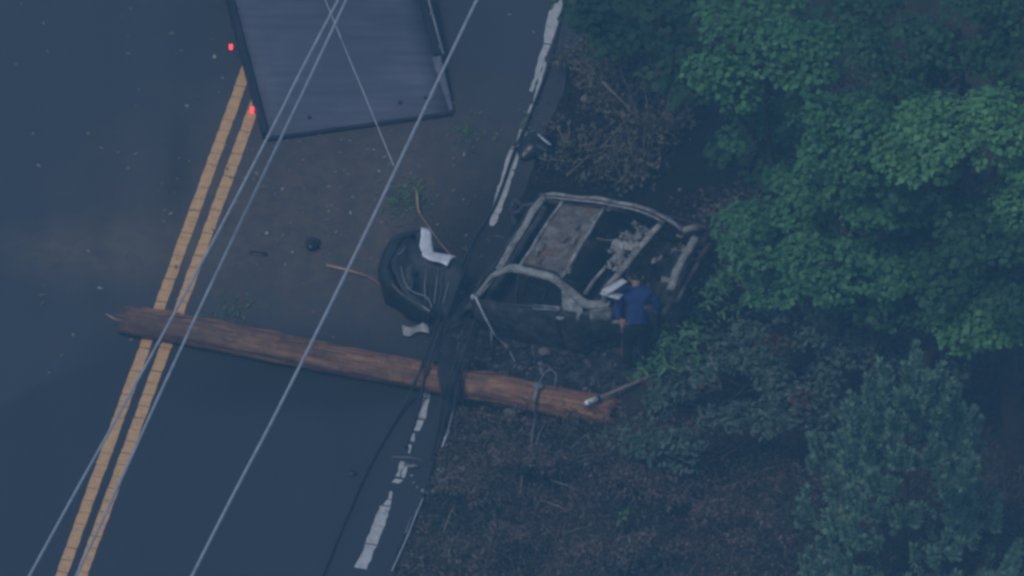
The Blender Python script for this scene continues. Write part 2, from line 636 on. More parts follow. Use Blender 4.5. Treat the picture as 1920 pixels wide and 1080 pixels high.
# white edge line: what the wear has left of it
def strip(mb, pts, w0, w1=None, step=.08, ragged=.012):
    """ribbon along pixel points, ragged edges, w in metres"""
    w1 = w0 if w1 is None else w1
    path = [P(x, y) for x, y in pts]
    out = []
    for a, b in zip(path, path[1:]):
        n = max(1, int((b - a).length / step))
        out += [a + (b - a) * (i / n) for i in range(n)]
    out.append(path[-1])
    V, Fc = [], []
    N = len(out)
    for i, p in enumerate(out):
        w = w0 + (w1 - w0) * i / max(1, N - 1)
        l, r = w / 2 + random.uniform(-ragged, ragged), w / 2 + random.uniform(-ragged, ragged)
        V += [p - RN * l + Vector((0, 0, .005)), p + RN * r + Vector((0, 0, .005)), p - RN * l + Vector((0, 0, .001)), p + RN * r + Vector((0, 0, .001))]
    for i in range(N - 1):
        a = i * 4
        Fc += [(a, a + 1, a + 5, a + 4), (a, a + 4, a + 6, a + 2), (a + 1, a + 3, a + 7, a + 5)]
    mb.add(V, Fc)
    return mb


for pts, w0, w1 in [
    ([(1085, -110), (1046, 4), (1034, 52)], .155, .15), ([(1033.6, 52.4), (1026, 82)], .14, .11), ([(1025, 84), (1010, 130), (996, 172)], .10, .04),
    ([(1022, 116), (1012, 156), (1003, 192)], .03, .06), ([(1001, 196), (993, 216)], .09, .09), ([(991, 219), (985, 240)], .08, .09), ([(983, 243), (973, 268)], .10, .08),
    ([(967, 276), (959, 303)], .12, .15), ([(959, 303), (941, 361), (929, 400)], .15, .13), ([(928, 401), (922, 424)], .12, .06),
    ([(803, 728), (799, 746)], .05, .08), ([(799, 748), (791, 785)], .09, .12), ([(789, 788), (780, 808)], .10, .07), ([(776, 813), (772, 828)], .05, .06), ([(769, 834), (767, 850)], .03, .02),
    ([(756, 866), (745, 894)], .05, .05), ([(764, 870), (755, 896)], .05, .055), ([(749, 899), (742, 906)], .10, .10),
    ([(734, 922), (731, 936)], .03, .04), ([(730, 938), (725, 948)], .06, .08), ([(723, 950), (708, 990), (696.5, 1020)], .13, .15), ([(695.8, 1022), (680, 1058), (676, 1066)], .14, .15),
    ([(668, 1090), (600, 1290)], .15, .15)]:
    strip(MB(), pts, w0, w1).build('white_line_patch', M['fogwhite'], road, smooth=False)
q = [uv2w(-7.5, -70, .005), uv2w(-7.37, -70, .005), uv2w(-7.37, 70, .005), uv2w(-7.5, 70, .005)]
MB().prism(q, .004).build('white_line', M['fogwhite'], road, smooth=False)

# ------------------------------------------------------------------ foliage
MAPLE_T = np.array([(0, -.5, 0), (.22, -.28, .03), (.5, -.12, -.05), (.30, .10, .02), (.34, .38, -.06), (0, .55, -.1), (-.34, .38, -.06), (-.30, .10, .02), (-.5, -.12, -.05), (-.22, -.28, .03)])
OVAL_T = np.array([(0, -.5, 0), (.24, -.15, .03), (.22, .2, .0), (0, .5, -.08), (-.22, .2, .0), (-.24, -.15, .03)])
SPRAY_T = np.array([(0, -.5, 0), (.12, 0, .02), (0, .5, -.05), (-.12, 0, .02)])


def leaves(name, C, Nn, S, T, m, parent=None, tdir=None):
    """one mesh of many leaf blades: centres C, normals Nn, sizes S, outline T"""
    n, k = len(C), len(T)
    Nn = Nn / np.maximum(1e-9, np.linalg.norm(Nn, axis=1, keepdims=True))
    R = rng.normal(size=(n, 3)) if tdir is None else tdir
    Tg = R - Nn * np.sum(R * Nn, axis=1, keepdims=True)
    Tg /= np.maximum(1e-9, np.linalg.norm(Tg, axis=1, keepdims=True))
    B = np.cross(Nn, Tg)
    V = C[:, None, :] + S[:, None, None] * (T[None, :, 0, None] * B[:, None, :] + T[None, :, 1, None] * Tg[:, None, :] + T[None, :, 2, None] * Nn[:, None, :])
    V = V.reshape(-1, 3)
    b = wloc(parent) if parent is not None else Vector((0, 0, 0))
    V = V - np.array([b.x, b.y, b.z])
    me = bpy.data.meshes.new(name)
    me.vertices.add(n * k)
    me.vertices.foreach_set('co', V.astype(np.float32).ravel())
    me.loops.add(n * k)
    me.loops.foreach_set('vertex_index', np.arange(n * k, dtype=np.int32))
    me.polygons.add(n)
    me.polygons.foreach_set('loop_start', (np.arange(n) * k).astype(np.int32))
    me.polygons.foreach_set('loop_total', np.full(n, k, dtype=np.int32))
    me.update()
    me.validate()
    return link_mesh(name, me, m, parent, smooth=False)


def dome_leaves(c, r, n, flat=.7, droop=.35):
    """leaf positions on the upper shell of a clump"""
    d = rng.normal(size=(n, 3))
    d[:, 2] = np.abs(d[:, 2]) - droop
    d /= np.linalg.norm(d, axis=1, keepdims=True)
    rad = r * rng.uniform(.55, 1.08, size=(n, 1))
    C = np.array(c)[None, :] + d * rad * np.array([1, 1, flat])[None, :]
    N = d * .55 + np.array([0, 0, .75])[None, :] + rng.normal(size=(n, 3)) * .35
    return C, N


def broad_tree(name, label, cat, base, clusters, m, leaf=.074, trunk_r=.12, T=MAPLE_T, sub=(.18, .34), dens=1.0, group=None, limbs=True, flat=.7):
    """clusters: (px, py, height, rx, ry, rz, number of clumps)"""
    b = Vector(base)
    t = empty(name, b, label, cat, group)
    cs = [(P(px, py, h), rx, ry, rz, n) for px, py, h, rx, ry, rz, n in clusters]
    top = sum((c[0] for c in cs), Vector((0, 0, 0))) / len(cs)
    lowest = min(c[0].z - c[3] for c in cs)
    fork = b + (top - b) * .5
    fork.z = max(b.z + .15, min(lowest, b.z + (top.z - b.z) * .55))
    mb = MB()
    mid = b + (fork - b) * .5 + Vector((random.uniform(-.08, .08), random.uniform(-.08, .08), 0))
    mb.tube(smoothpath([b - Vector((0, 0, .1)), mid, fork], 5), [trunk_r * (1.25 - .45 * i / 10) for i in range(11)], 9, .07)
    mb.build('trunk', M['bark'], t)
    AC, AN = [], []
    for c, rx, ry, rz, n in cs:
        if limbs:
            lm = MB()
            k = fork + (c - fork) * .5 + Vector((random.uniform(-.15, .15), random.uniform(-.15, .15), -.1))
            lm.tube(smoothpath([fork, k, c], 5), [trunk_r * (.6 - .045 * i) for i in range(11)], 6, .06)
            for _ in range(5):
                e = c + Vector((random.uniform(-rx, rx), random.uniform(-ry, ry), random.uniform(-.3, .6) * rz))
                lm.tube([c + (fork - c) * .15, c + (e - c) * .5 + Vector((0, 0, -.05)), e], [trunk_r * .2, trunk_r * .13, .008], 5)
            lm.build('limb', M['bark'], t)
        for _ in range(n):
            d = rng.normal(size=3)
            d[2] = abs(d[2]) - .25
            d /= np.linalg.norm(d)
            f = rng.uniform(.55, 1.0)
            cc = (c.x + d[0] * rx * f, c.y + d[1] * ry * f, c.z + d[2] * rz * f)
            r = rng.uniform(*sub)
            C, N = dome_leaves(cc, r, int(dens * 2.6 * (r / leaf) ** 2 * 3.0), flat)
            AC.append(C)
            AN.append(N)
    C, N = np.concatenate(AC), np.concatenate(AN)
    S = leaf * rng.uniform(.5, 1.35, size=len(C))
    leaves('crown', C, N, S, T, m, t)
    return t


def gp(px, py):
    p = P(px, py, 0)
    for _ in range(4):
        p = P(px, py, ground_h(p.x, p.y))
    return p


broad_tree('maple_tree', 'green maple with a rounded crown reaching left toward the dry brush', 'tree', gp(1490, 690),
           [(1440, 110, 5.0, .80, .75, .5, 20), (1350, 170, 4.6, .45, .45, .35, 9), (1510, 90, 5.2, .4, .5, .4, 9), (1560, 190, 4.2, .5, .5, .4, 9), (1420, 30, 4.7, .9, .5, .4, 12), (1420, 260, 3.6, .5, .4, .4, 8)],
           M['maple'], group='trees on the wooded verge')
broad_tree('maple_tree', 'brightest green maple crown, at the right over a bare trunk at the edge', 'tree', gp(1918, 880),
           [(1790, 260, 5.6, .75, .6, .4, 22), (1870, 230, 5.8, .4, .4, .35, 10), (1720, 290, 5.2, .45, .4, .3, 9), (1915, 390, 4.6, .3, .35, .3, 7), (1960, 300, 5.2, .6, .6, .4, 9),
            (1850, 610, 2.9, .42, .35, .28, 11), (1900, 570, 3.1, .35, .35, .25, 8), (1790, 620, 2.6, .25, .25, .2, 5)],
           M['maplebright'], trunk_r=.14, group='trees on the wooded verge')
broad_tree('maple_tree', 'mid green maple crown between the bright maple and the left maple', 'tree', gp(1650, 800),
           [(1600, 260, 4.9, .62, .6, .45, 20), (1640, 330, 4.4, .6, .4, .35, 14), (1560, 300, 4.4, .4, .35, .3, 9), (1660, 400, 3.9, .5, .35, .3, 10), (1560, 380, 3.8, .4, .3, .25, 7), (1700, 220, 5.0, .5, .4, .3, 9)],
           M['maple'], group='trees on the wooded verge')
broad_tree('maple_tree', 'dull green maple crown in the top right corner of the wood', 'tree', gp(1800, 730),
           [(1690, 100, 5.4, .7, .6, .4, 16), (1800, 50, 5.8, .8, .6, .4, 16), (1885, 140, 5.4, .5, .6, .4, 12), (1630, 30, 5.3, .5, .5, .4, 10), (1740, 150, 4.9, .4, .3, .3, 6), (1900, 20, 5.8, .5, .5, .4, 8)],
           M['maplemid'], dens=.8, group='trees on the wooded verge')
broad_tree('maple_tree', 'lower green tree whose branches spread beside the burnt car nose', 'tree', gp(1600, 830),
           [(1500, 430, 2.9, .75, .5, .4, 18), (1620, 470, 3.0, .65, .5, .4, 16), (1430, 475, 2.4, .45, .4, .35, 10), (1560, 370, 3.3, .5, .4, .35, 9), (1680, 520, 2.9, .45, .35, .3, 11), (1500, 360, 3.0, .4, .35, .3, 8), (1560, 530, 2.6, .5, .35, .3, 12), (1460, 540, 2.0, .45, .35, .25, 9), (1400, 430, 2.0, .25, .25, .2, 5)],
           M['maple'], dens=1.0, group='trees on the wooded verge')
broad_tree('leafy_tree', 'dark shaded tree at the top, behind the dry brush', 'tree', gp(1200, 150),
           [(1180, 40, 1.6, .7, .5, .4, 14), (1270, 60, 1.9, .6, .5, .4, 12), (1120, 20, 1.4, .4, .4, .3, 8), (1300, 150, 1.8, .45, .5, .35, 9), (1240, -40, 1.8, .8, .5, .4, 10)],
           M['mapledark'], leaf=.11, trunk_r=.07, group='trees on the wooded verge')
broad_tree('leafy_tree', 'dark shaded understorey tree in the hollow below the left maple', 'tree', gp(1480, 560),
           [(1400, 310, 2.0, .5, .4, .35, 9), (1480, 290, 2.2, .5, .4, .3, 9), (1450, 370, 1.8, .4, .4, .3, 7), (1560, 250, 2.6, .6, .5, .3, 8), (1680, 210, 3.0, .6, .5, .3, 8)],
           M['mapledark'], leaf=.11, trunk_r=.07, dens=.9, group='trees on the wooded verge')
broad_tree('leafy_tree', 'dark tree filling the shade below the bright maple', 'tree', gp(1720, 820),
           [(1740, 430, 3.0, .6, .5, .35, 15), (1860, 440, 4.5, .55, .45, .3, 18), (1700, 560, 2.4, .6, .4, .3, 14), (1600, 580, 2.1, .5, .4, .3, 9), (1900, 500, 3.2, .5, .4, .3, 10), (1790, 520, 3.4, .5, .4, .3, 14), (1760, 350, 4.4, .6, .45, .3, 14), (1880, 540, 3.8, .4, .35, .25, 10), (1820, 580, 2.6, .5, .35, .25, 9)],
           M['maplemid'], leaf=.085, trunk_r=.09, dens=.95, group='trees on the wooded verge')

# shrubs between the wreck and the trees
shr = [
    ('soft green shrub beside the person in the blue shirt', [(1290, 610, .9, .35, .35, .3, 9), (1350, 560, 1.1, .4, .35, .3, 9), (1240, 650, .7, .26, .25, .2, 6)], 'spray', gp(1320, 715)),
    ('soft green shrub behind the person, against the burnt car nose', [(1390, 500, 1.3, .4, .35, .3, 10), (1330, 510, 1.0, .3, .3, .25, 6), (1440, 540, 1.4, .4, .35, .3, 8)], 'spray', gp(1400, 650)),
    ('low soft green shrub at the end of the fallen utility pole', [(1230, 690, .45, .22, .2, .16, 6), (1290, 690, .6, .3, .25, .2, 6), (1205, 712, .3, .14, .12, .12, 4), (1240, 680, .6, .2, .18, .16, 5), (1228, 660, .6, .16, .15, .14, 5), (1222, 700, .45, .14, .12, .12, 4), (1250, 620, .9, .2, .18, .15, 5)], 'spray', gp(1255, 740)),
    ('dull blue green shrub with scattered red leaves', [(1340, 680, .9, .5, .4, .3, 11), (1430, 650, 1.1, .5, .4, .3, 11), (1260, 760, .55, .35, .3, .25, 7)], 'blueleaf', gp(1370, 780)),
    ('dull blue green shrub left of the pine, in shade', [(1500, 720, 1.0, .6, .4, .3, 13), (1600, 690, 1.2, .5, .4, .3, 10), (1550, 790, .9, .5, .4, .3, 10)], 'blueleaf', gp(1540, 850)),
    ('dark shrub over the broken right end of the pole', [(1180, 830, .4, .32, .25, .2, 7), (1270, 850, .55, .45, .3, .25, 9), (1350, 800, .75, .45, .3, .25, 9), (1440, 800, .9, .45, .3, .25, 9)], 'blueleaf', gp(1330, 900)),
    ('dull green shrub in the shade at the right, above the tip of the pine', [(1560, 620, 1.5, .45, .35, .25, 9), (1490, 590, 1.6, .4, .3, .25, 8), (1680, 640, 1.3, .5, .4, .3, 9), (1750, 690, 1.2, .4, .35, .3, 8), (1620, 640, 1.3, .4, .4, .3, 8)], 'blueleaf', gp(1700, 800)),
]
for lab, cl, mt, b in shr:
    broad_tree('shrub', lab, 'shrub', b, cl, M[mt], leaf=.085 if mt != 'spray' else .13, trunk_r=.025, T=OVAL_T if mt != 'spray' else SPRAY_T, sub=(.14, .24), dens=1.2 if mt != 'spray' else 1.3, group='shrubs on the verge', flat=.6)
for lab, cl, b in [
    ('red leaved bush beside the broken end of the pole', [(1230, 740, .5, .25, .2, .2, 5), (1265, 820, .4, .25, .2, .15, 4), (1320, 800, .85, .2, .2, .15, 3)], gp(1245, 830)),
    ('red leaved spray above the dull shrub in the middle of the verge', [(1470, 640, 1.25, .3, .15, .12, 4), (1330, 730, .8, .2, .15, .12, 3), (1500, 610, 1.4, .15, .12, .1, 2)], gp(1440, 790)),
    ('thin red leaved bush by the pine', [(1440, 900, .6, .2, .15, .12, 3), (1500, 760, 1.25, .15, .15, .1, 2)], gp(1450, 960))]:
    broad_tree('red_bush', lab, 'bush', b, cl, M['redleaf'], leaf=.08, trunk_r=.018, T=OVAL_T, sub=(.10, .18), dens=.8, group='red leaved bushes', flat=.6)
broad_tree('weed', 'single bright green weed in the brown brush', 'weed', gp(1175, 990), [(1172, 970, .22, .1, .1, .08, 4)], M['grass'], leaf=.09, trunk_r=.012, T=OVAL_T, sub=(.07, .11), dens=.8)


for lab, cl, b in [
    ('brown scrub bush below the middle of the fallen pole', [(960, 850, .35, .35, .25, .2, 9), (1040, 860, .35, .3, .25, .2, 8)], gp(1000, 890)),
    ('brown scrub bush nearest the white edge line', [(860, 900, .28, .25, .2, .16, 7), (900, 930, .3, .25, .2, .16, 7)], gp(880, 950)),
    ('brown scrub bush at the bottom edge beside the pine', [(1350, 960, .5, .4, .25, .2, 10), (1430, 1000, .5, .35, .25, .2, 8)], gp(1380, 1030)),
    ('brown scrub bush at the bottom below the bright green weed', [(1130, 1040, .35, .4, .25, .2, 9), (1220, 1030, .4, .35, .25, .2, 9)], gp(1170, 1080)),
    ('brown scrub bush between the green weed and the dull shrubs', [(1250, 920, .4, .35, .25, .2, 9), (1180, 900, .35, .3, .2, .18, 7)], gp(1220, 960)),
    ('brown scrub bush at the bottom near the road shoulder', [(880, 1040, .3, .35, .25, .18, 9), (960, 1010, .32, .3, .22, .18, 8)], gp(920, 1065))]:
    broad_tree('scrub_bush', lab, 'bush', b, cl, M['brownleaf'], leaf=.055, trunk_r=.014, T=OVAL_T, sub=(.10, .19), dens=.75, group='brown scrub bushes on the verge', flat=.75)


# young pine
def pine(base, H, spread, label):
    b = Vector(base)
    t = empty('pine_tree', b, label, 'tree')
    MB().tube([b + Vector((0, 0, -.1)), b + Vector((.03, 0, H * .5)), b + Vector((0, 0, H * .96))], [.07, .045, .012], 8).build('trunk', M['bark'], t)
    br = MB()
    Cn, Dn = [], []

    def tufts(p0, p1, n):
        for i in range(n):
            f = (i + .5) / n
            p = p0 + (p1 - p0) * f
            d = (p1 - p0).normalized()
            for _ in range(17):
                q = Vector(rng.normal(size=3)).normalized()
                nd = (d * 1.0 + q * .75).normalized()
                Cn.append(p + nd * .05)
                Dn.append(nd)
    z = .25
    while z < H - .15:
        f = 1 - z / H
        L = spread * (f ** 1.0) + .22
        k = 6 if f > .25 else 4
        a0 = random.random() * 6.28
        for i in range(k):
            a = a0 + i * 6.28 / k + random.uniform(-.25, .25)
            l = L * random.uniform(.6, 1.15)
            o = Vector((math.cos(a), math.sin(a), 0))
            p0 = b + Vector((0, 0, z))
            p1 = p0 + o * l * .55 + Vector((0, 0, l * .18))
            p2 = p0 + o * l * .85 + Vector((0, 0, l * .36))
            p3 = p2 + o * .14 + Vector((random.uniform(-.05, .05), 0, random.uniform(.28, .6)))
            br.tube([p0, p1, p2, p3], [.018, .013, .009, .005], 5)
            tufts(p0 + (p1 - p0) * .6, p1, max(2, int(l * 2)))
            tufts(p1, p2, max(3, int(l * 6)))
            tufts(p2, p3, 8)
            for s in (-1, 1):
                for st, ln in ((p1, .40), (p2, .24)):
                    sd_ = (o + Vector((-o.y, o.x, 0)) * s * 1.1).normalized()
                    e1 = st + sd_ * ln * l * .6 + Vector((0, 0, .05))
                    e2 = e1 + sd_ * .05 + Vector((0, 0, random.uniform(.15, .34)))
                    br.tube([st, e1, e2], [.008, .006, .004], 4)
                    tufts(st + (e1 - st) * .3, e1, 4)
                    tufts(e1, e2, 4)
        z += .36 + .10 * random.random()
    tufts(b + Vector((0, 0, H * .8)), b + Vector((0, 0, H)), 8)
    br.build('branches', M['bark'], t)
    C = np.array([tuple(c) for c in Cn])
    D = np.array([tuple(c) for c in Dn])
    N = rng.normal(size=C.shape)
    leaves('needles', C, N - D * np.sum(N * D, axis=1, keepdims=True), rng.uniform(.09, .13, size=len(C)), np.array([(0, -.5, 0), (.09, -.1, 0), (.06, .4, 0), (0, .5, 0), (-.09, 0, 0)]), M['needle'], t, tdir=D)


pine(gp(1690, 1140), 3.75, 1.75, 'young pine with upswept grey green tips in the lower right corner')

# low brown brush and leaf litter (uncountable)
def in_poly(x, y, poly):
    ins = False
    j = len(poly) - 1
    for i in range(len(poly)):
        xi, yi = poly[i]
        xj, yj = poly[j]
        if (yi > y) != (yj > y) and x < (xj - xi) * (y - yi) / (yj - yi) + xi: ins = not ins
        j = i
    return ins


def scatter(poly, n, hmax, seed=0):
    xs = [p[0] for p in poly]; ys = [p[1] for p in poly]
    out = []
    while len(out) < n:
        x, y = random.uniform(min(xs), max(xs)), random.uniform(min(ys), max(ys))
        if in_poly(x, y, poly):
            p = gp(x, y)
            out.append(p)
    return out


brush_poly = [(835, 760), (960, 780), (1130, 800), (1420, 860), (1560, 940), (1960, 900), (1990, 1160), (690, 1160), (745, 960), (800, 880)]
pts = scatter(brush_poly, 30000, 0)
C = np.array([(p.x, p.y, p.z) for p in pts])
hh = np.array([max(.05, .5 + .9 * noise.noise((p.x * 1.3, p.y * 1.3, 9)) + .35 * noise.noise((p.x * 4, p.y * 4, 2))) for p in pts]) * .78
edge = np.array([min(1, max(.06, (w2uv(p.x, p.y)[0] - .30) / 1.3)) for p in pts])
C[:, 2] += .015 + rng.uniform(0, 1, len(pts)) ** .6 * hh * edge
N = rng.normal(size=C.shape) * .8 + np.array([0, 0, .7])
pick = np.array([noise.noise((p.x * .9, p.y * .9, 21)) for p in pts]) + rng.normal(size=len(pts)) * .12
sz_ = rng.uniform(.025, .062, len(pts))
o = leaves('low_brush', C[pick <= .06], N[pick <= .06], sz_[pick <= .06], OVAL_T, M['brownleaf'])
tag(o, 'low brown brush and dead leaves covering the verge at the bottom', 'brush', kind='stuff')
o = leaves('green_ground_cover', C[pick > .06], N[pick > .06], sz_[pick > .06] * 1.1, OVAL_T, M['coverleaf'])
tag(o, 'dull green ground cover growing in patches among the brown brush', 'ground cover', kind='stuff')
mb = MB()
for p in scatter(brush_poly, 450, 0):
    e = min(1, max(.15, (w2uv(p.x, p.y)[0] - .35) / 1.2))
    a = Vector((random.uniform(-.25, .25), random.uniform(-.25, .25), random.uniform(.1, .5) * e))
    mb.tube([p, p + a * .5 + Vector((0, 0, .03)), p + a], [.006, .005, .003], 4)
for p in scatter(brush_poly, 22, 0):
    a = Vector((random.uniform(-.5, .5), random.uniform(-.4, .4), random.uniform(.02, .2)))
    q = p + Vector((0, 0, .2))
    mb.tube([q, q + a * .5 + Vector((0, 0, .03)), q + a], [.011, .009, .005], 5)
tag(mb.build('brush_twigs', M['greystick']), 'thin grey twigs standing in the low brown brush', 'twigs', kind='stuff')

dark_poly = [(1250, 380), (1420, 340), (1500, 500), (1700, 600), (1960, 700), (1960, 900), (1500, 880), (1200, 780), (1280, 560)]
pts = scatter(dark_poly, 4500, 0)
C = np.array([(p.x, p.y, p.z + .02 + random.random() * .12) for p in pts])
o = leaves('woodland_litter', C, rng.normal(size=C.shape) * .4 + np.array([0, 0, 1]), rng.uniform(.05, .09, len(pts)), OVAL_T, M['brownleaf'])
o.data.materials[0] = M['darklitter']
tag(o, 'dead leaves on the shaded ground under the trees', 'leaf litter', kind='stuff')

verge_poly = [(1050, 60), (1240, 90), (1260, 200), (1230, 330), (1150, 370), (990, 350), (985, 260), (1020, 160)]
pts = scatter(verge_poly, 1500, 0)
C = np.array([(p.x, p.y, p.z + .015 + random.random() * .06) for p in pts])
o = leaves('verge_litter', C, rng.normal(size=C.shape) * .4 + np.array([0, 0, 1]), rng.uniform(.03, .07, len(pts)), OVAL_T, M['brownleaf'])
o.data.materials[0] = M['darklitter']
tag(o, 'dark dead leaves on the scorched verge above the car', 'leaf litter', kind='stuff')


# dry brush: stalk clumps
def dry_clump(px, py, n, hgt, spread, label, nl):
    b = gp(px, py)
    t = empty('dry_bush', b, label, 'bush', 'dry bushes above the burnt car')
    mb = MB()
    cs, ns = [], []
    for i in range(n):
        a = random.random() * 6.28
        q = b + Vector((random.uniform(-.25, .25), random.uniform(-.25, .25), 0))
        d = Vector((math.cos(a) * spread * random.uniform(.2, 1), math.sin(a) * spread * random.uniform(.2, 1), hgt * random.uniform(.5, 1)))
        pth = smoothpath([q, q + d * .5 + Vector((0, 0, .08)), q + d], 3)
        mb.tube(pth, [.012, .011, .010, .009, .008, .006, .004], 5)
        for _ in range(nl):
            f = random.uniform(.25, 1)
            p = q + d * f + Vector(rng.normal(size=3)) * .09
            cs.append((p.x, p.y, max(p.z, b.z + .02)))
    mb.build('stalks', M['greystick'], t)
    C = np.array(cs)
    leaves('dead_leaves', C, rng.normal(size=C.shape) * .6 + np.array([0, 0, .7]), rng.uniform(.04, .10, len(C)), OVAL_T, M['dryleaf'], t)


dry_clump(1150, 200, 40, .8, .55, 'pale dry bush nearest the road, above the burnt car', 34)
dry_clump(1230, 260, 34, .8, .5, 'dry bush left of the big maple, with crossing stalks', 30)
dry_clump(1110, 130, 26, .5, .4, 'low dry bush beside the road at the top', 34)
dry_clump(1180, 330, 24, .45, .45, 'low half burnt bush just above the car roof', 26)
dry_clump(1380, 440, 18, .5, .4, 'brown dry bush between the car nose and the green tree', 26)
dry_clump(1090, 300, 16, .35, .4, 'small scorched bush right of the black scrap', 22)
for i, (a, b, r, lab) in enumerate([
    ((1128, 152, .75), (1215, 250, .15), .014, 'long brown stalk slanting down through the dry brush'),
    ((1165, 140, .8), (1190, 205, .3), .012, 'upper pale stalk crossing the dry brush'),
    ((1205, 140, .8), (1215, 245, .2), .012, 'upright pale stalk in the dry brush beside the maple'),
    ((1125, 280, .1), (1190, 205, .35), .012, 'grey stalk slanting up through the dry brush'),
    ((1062, 330, .05), (1130, 270, .1), .011, 'thin grey stick on the ground above the car roof')]):
    tag(MB().tube([P(*a), (P(*a) + P(*b)) / 2 + Vector((.02, 0, .03)), P(*b)], [r, r * .9, r * .6], 6).build('dead_stalk', M['greystick']), lab, 'stalk', 'dead stalks in the dry brush')
# weeds on the road edge and torn greenery
for px, py, n, lab in [(760, 370, 220, 'torn green leaves on the road above the bumper'), (885, 245, 90, 'torn green leaves on the road right of the flatbed tail'), (985, 232, 60, 'weeds growing over the white edge line'), (440, 580, 90, 'torn green leaves beside the yellow line above the pole')]:
    cs = []
    for _ in range(n):
        p = P(px + random.gauss(0, 26 if py != 232 else 7), py + random.gauss(0, 18), .01 + random.random() * .03)
        cs.append((p.x, p.y, p.z))
    C = np.array(cs)
    o = leaves('torn_leaves', C, rng.normal(size=C.shape) * .3 + np.array([0, 0, 1]), rng.uniform(.03, .075, n), OVAL_T, M['grass'])
    tag(o, lab, 'leaves', kind='stuff')

# ------------------------------------------------------------------ flatbed (tail of a tilted car-carrier bed)
TL = P(503, 256, .06)
bd = Vector((-.205, .979, 0)).normalized()
bt = Vector((bd.y, -bd.x, 0))
k = .13
bdir = Vector((bd.x, bd.y, k)).normalized()
bup = bt.cross(bdir).normalized()
W = 2.42
BL = 7.0
fb = empty('flatbed_truck_bed', (TL + bt * W / 2) - Vector((0, 0, .06)), 'tilted grey flatbed truck bed with its tail down on the road', 'truck bed')
org = TL + bt * W / 2
mb = MB()
G = [[org + bdir * (BL * i / 28) + bt * (W * (j / 8 - .5)) + bup * (.012 * noise.noise((i * .5, j * .9, 1))) for j in range(9)] for i in range(29)]
# underside by slab() lies below the plate
mb.slab([r[::-1] for r in G], .035)
mb.build('deck', M['deck'], fb)
for s, start in ((-1, 0.02), (1, .95)):
    mb = MB()
    c = org + bdir * ((BL + start) / 2) + bt * (s * (W / 2 + .035)) - bup * .03
    mb.box(c, (.07, BL - start, .20), bt, bdir, bup)
    mb.build('side_rail', M['frame'], fb, smooth=False)
# outboard tie rail on the right, with stake pockets, and the pale end plate
mb = MB()
mb.tube([org + bdir * s + bt * (W / 2 + .115) + bup * .02 for s in (.98, 2.5, 4.5, BL)], .018, 8)
for s in (1.1, 1.7, 2.3, 2.9, 3.5, 4.3, 5.2, 6.2):
    mb.box(org + bdir * s + bt * (W / 2 + .09) + bup * .0, (.045, .05, .09), bt, bdir, bup)
mb.build('tie_rail', M['galv'], fb)
mb = MB()
for s in (1.4,):
    pass
p = [org + bt * (W / 2 + .002) + bup * .02, org + bt * (W / 2 + .05) + bdir * .02 + bup * .02, org + bt * (W / 2 + .065) + bdir * .93 + bup * .06, org + bt * (W / 2 - .05) + bdir * .93 + bup * .05]
mb.prism(p, .12)
mb.build('rail_end_plate', plain('scuffed_grey_paint', (.12, .12, .15), (.07, .07, .09), 7, .7), fb, smooth=False)
MB().box(org - bdir * .02 - bup * .035, (W + .06, .05, .06), bt, bdir, bup).build('tail_lip', M['frame'], fb, smooth=False)
for s in (-.55, .55):
    MB().box(org + bdir * (BL * .5 + .35) + bt * s - bup * .115, (.10, BL - .8, .15), bt, bdir, bup).build('subframe_beam', M['frame'], fb, smooth=False)
for s in (-.95, .95):
    c = org + bt * s + bdir * 5.6
    c.z = .29
    mb = MB()
    for a, b, r in ((-.13, .13, .29),):
        mb.tube([c + bt * x for x in (-.13, -.11, .11, .13)], [.25, .29, .29, .25], 24)
    mb.build('wheel', M['cable'], fb)
for px, py, sgn in ((433, 88, -1), (473, 206, -1)):
    # each marker lamp hangs on a short bracket outboard of the left rail
    tgt = P(px, py, .05)
    sal = (tgt - org).dot(bd)
    h = max(.03, k * sal - .02)
    tgt = P(px, py, h)
    mb = MB().box(tgt, (.04, .03, .075), bt, bdir, bup)
    lamp = mb.build('marker_lamp', M['redlamp'], fb, smooth=False)
    sal = (tgt - org).dot(bd)
    inner = org + bdir * sal - bt * (W / 2 + .05) - bup * .05
    MB().tube([tgt + bt * .02 - bup * .055, inner], .012, 6).build('lamp_bracket', M['frame'], fb)
tgt = org + bdir * 2.0 + bt * (W / 2 + .16) + bup * 0
MB().box(tgt, (.03, .05, .05), bt, bdir, bup).build('side_reflector', plain('red_reflector', (.35, .05, .04), None, 9, .4), fb, smooth=False)
for s, w_ in ((.28, .95), (.26, .6)):
    c = org + bdir * s + bt * w_ + bup * .012
    MB().tube([c, c + bup * .012], .028, 12).build('key_slot', M['frame'], fb)
for s, w_ in ((.22, -.62),):
    c = org + bdir * s + bt * w_ + bup * .012
    MB().tube([c, c + bup * .012], .028, 12).build('key_slot', M['frame'], fb)

# ------------------------------------------------------------------ fallen utility pole
A, B = P(252, 601, .185), P(1146, 773, .185)
ax = (B - A).normalized()
up = Vector((0, 0, 1))
sd_ = ax.cross(up).normalized()
pl = empty('utility_pole', (A + B) / 2 - Vector((0, 0, .2)), 'broken wooden utility pole lying across the road and verge', 'utility pole')


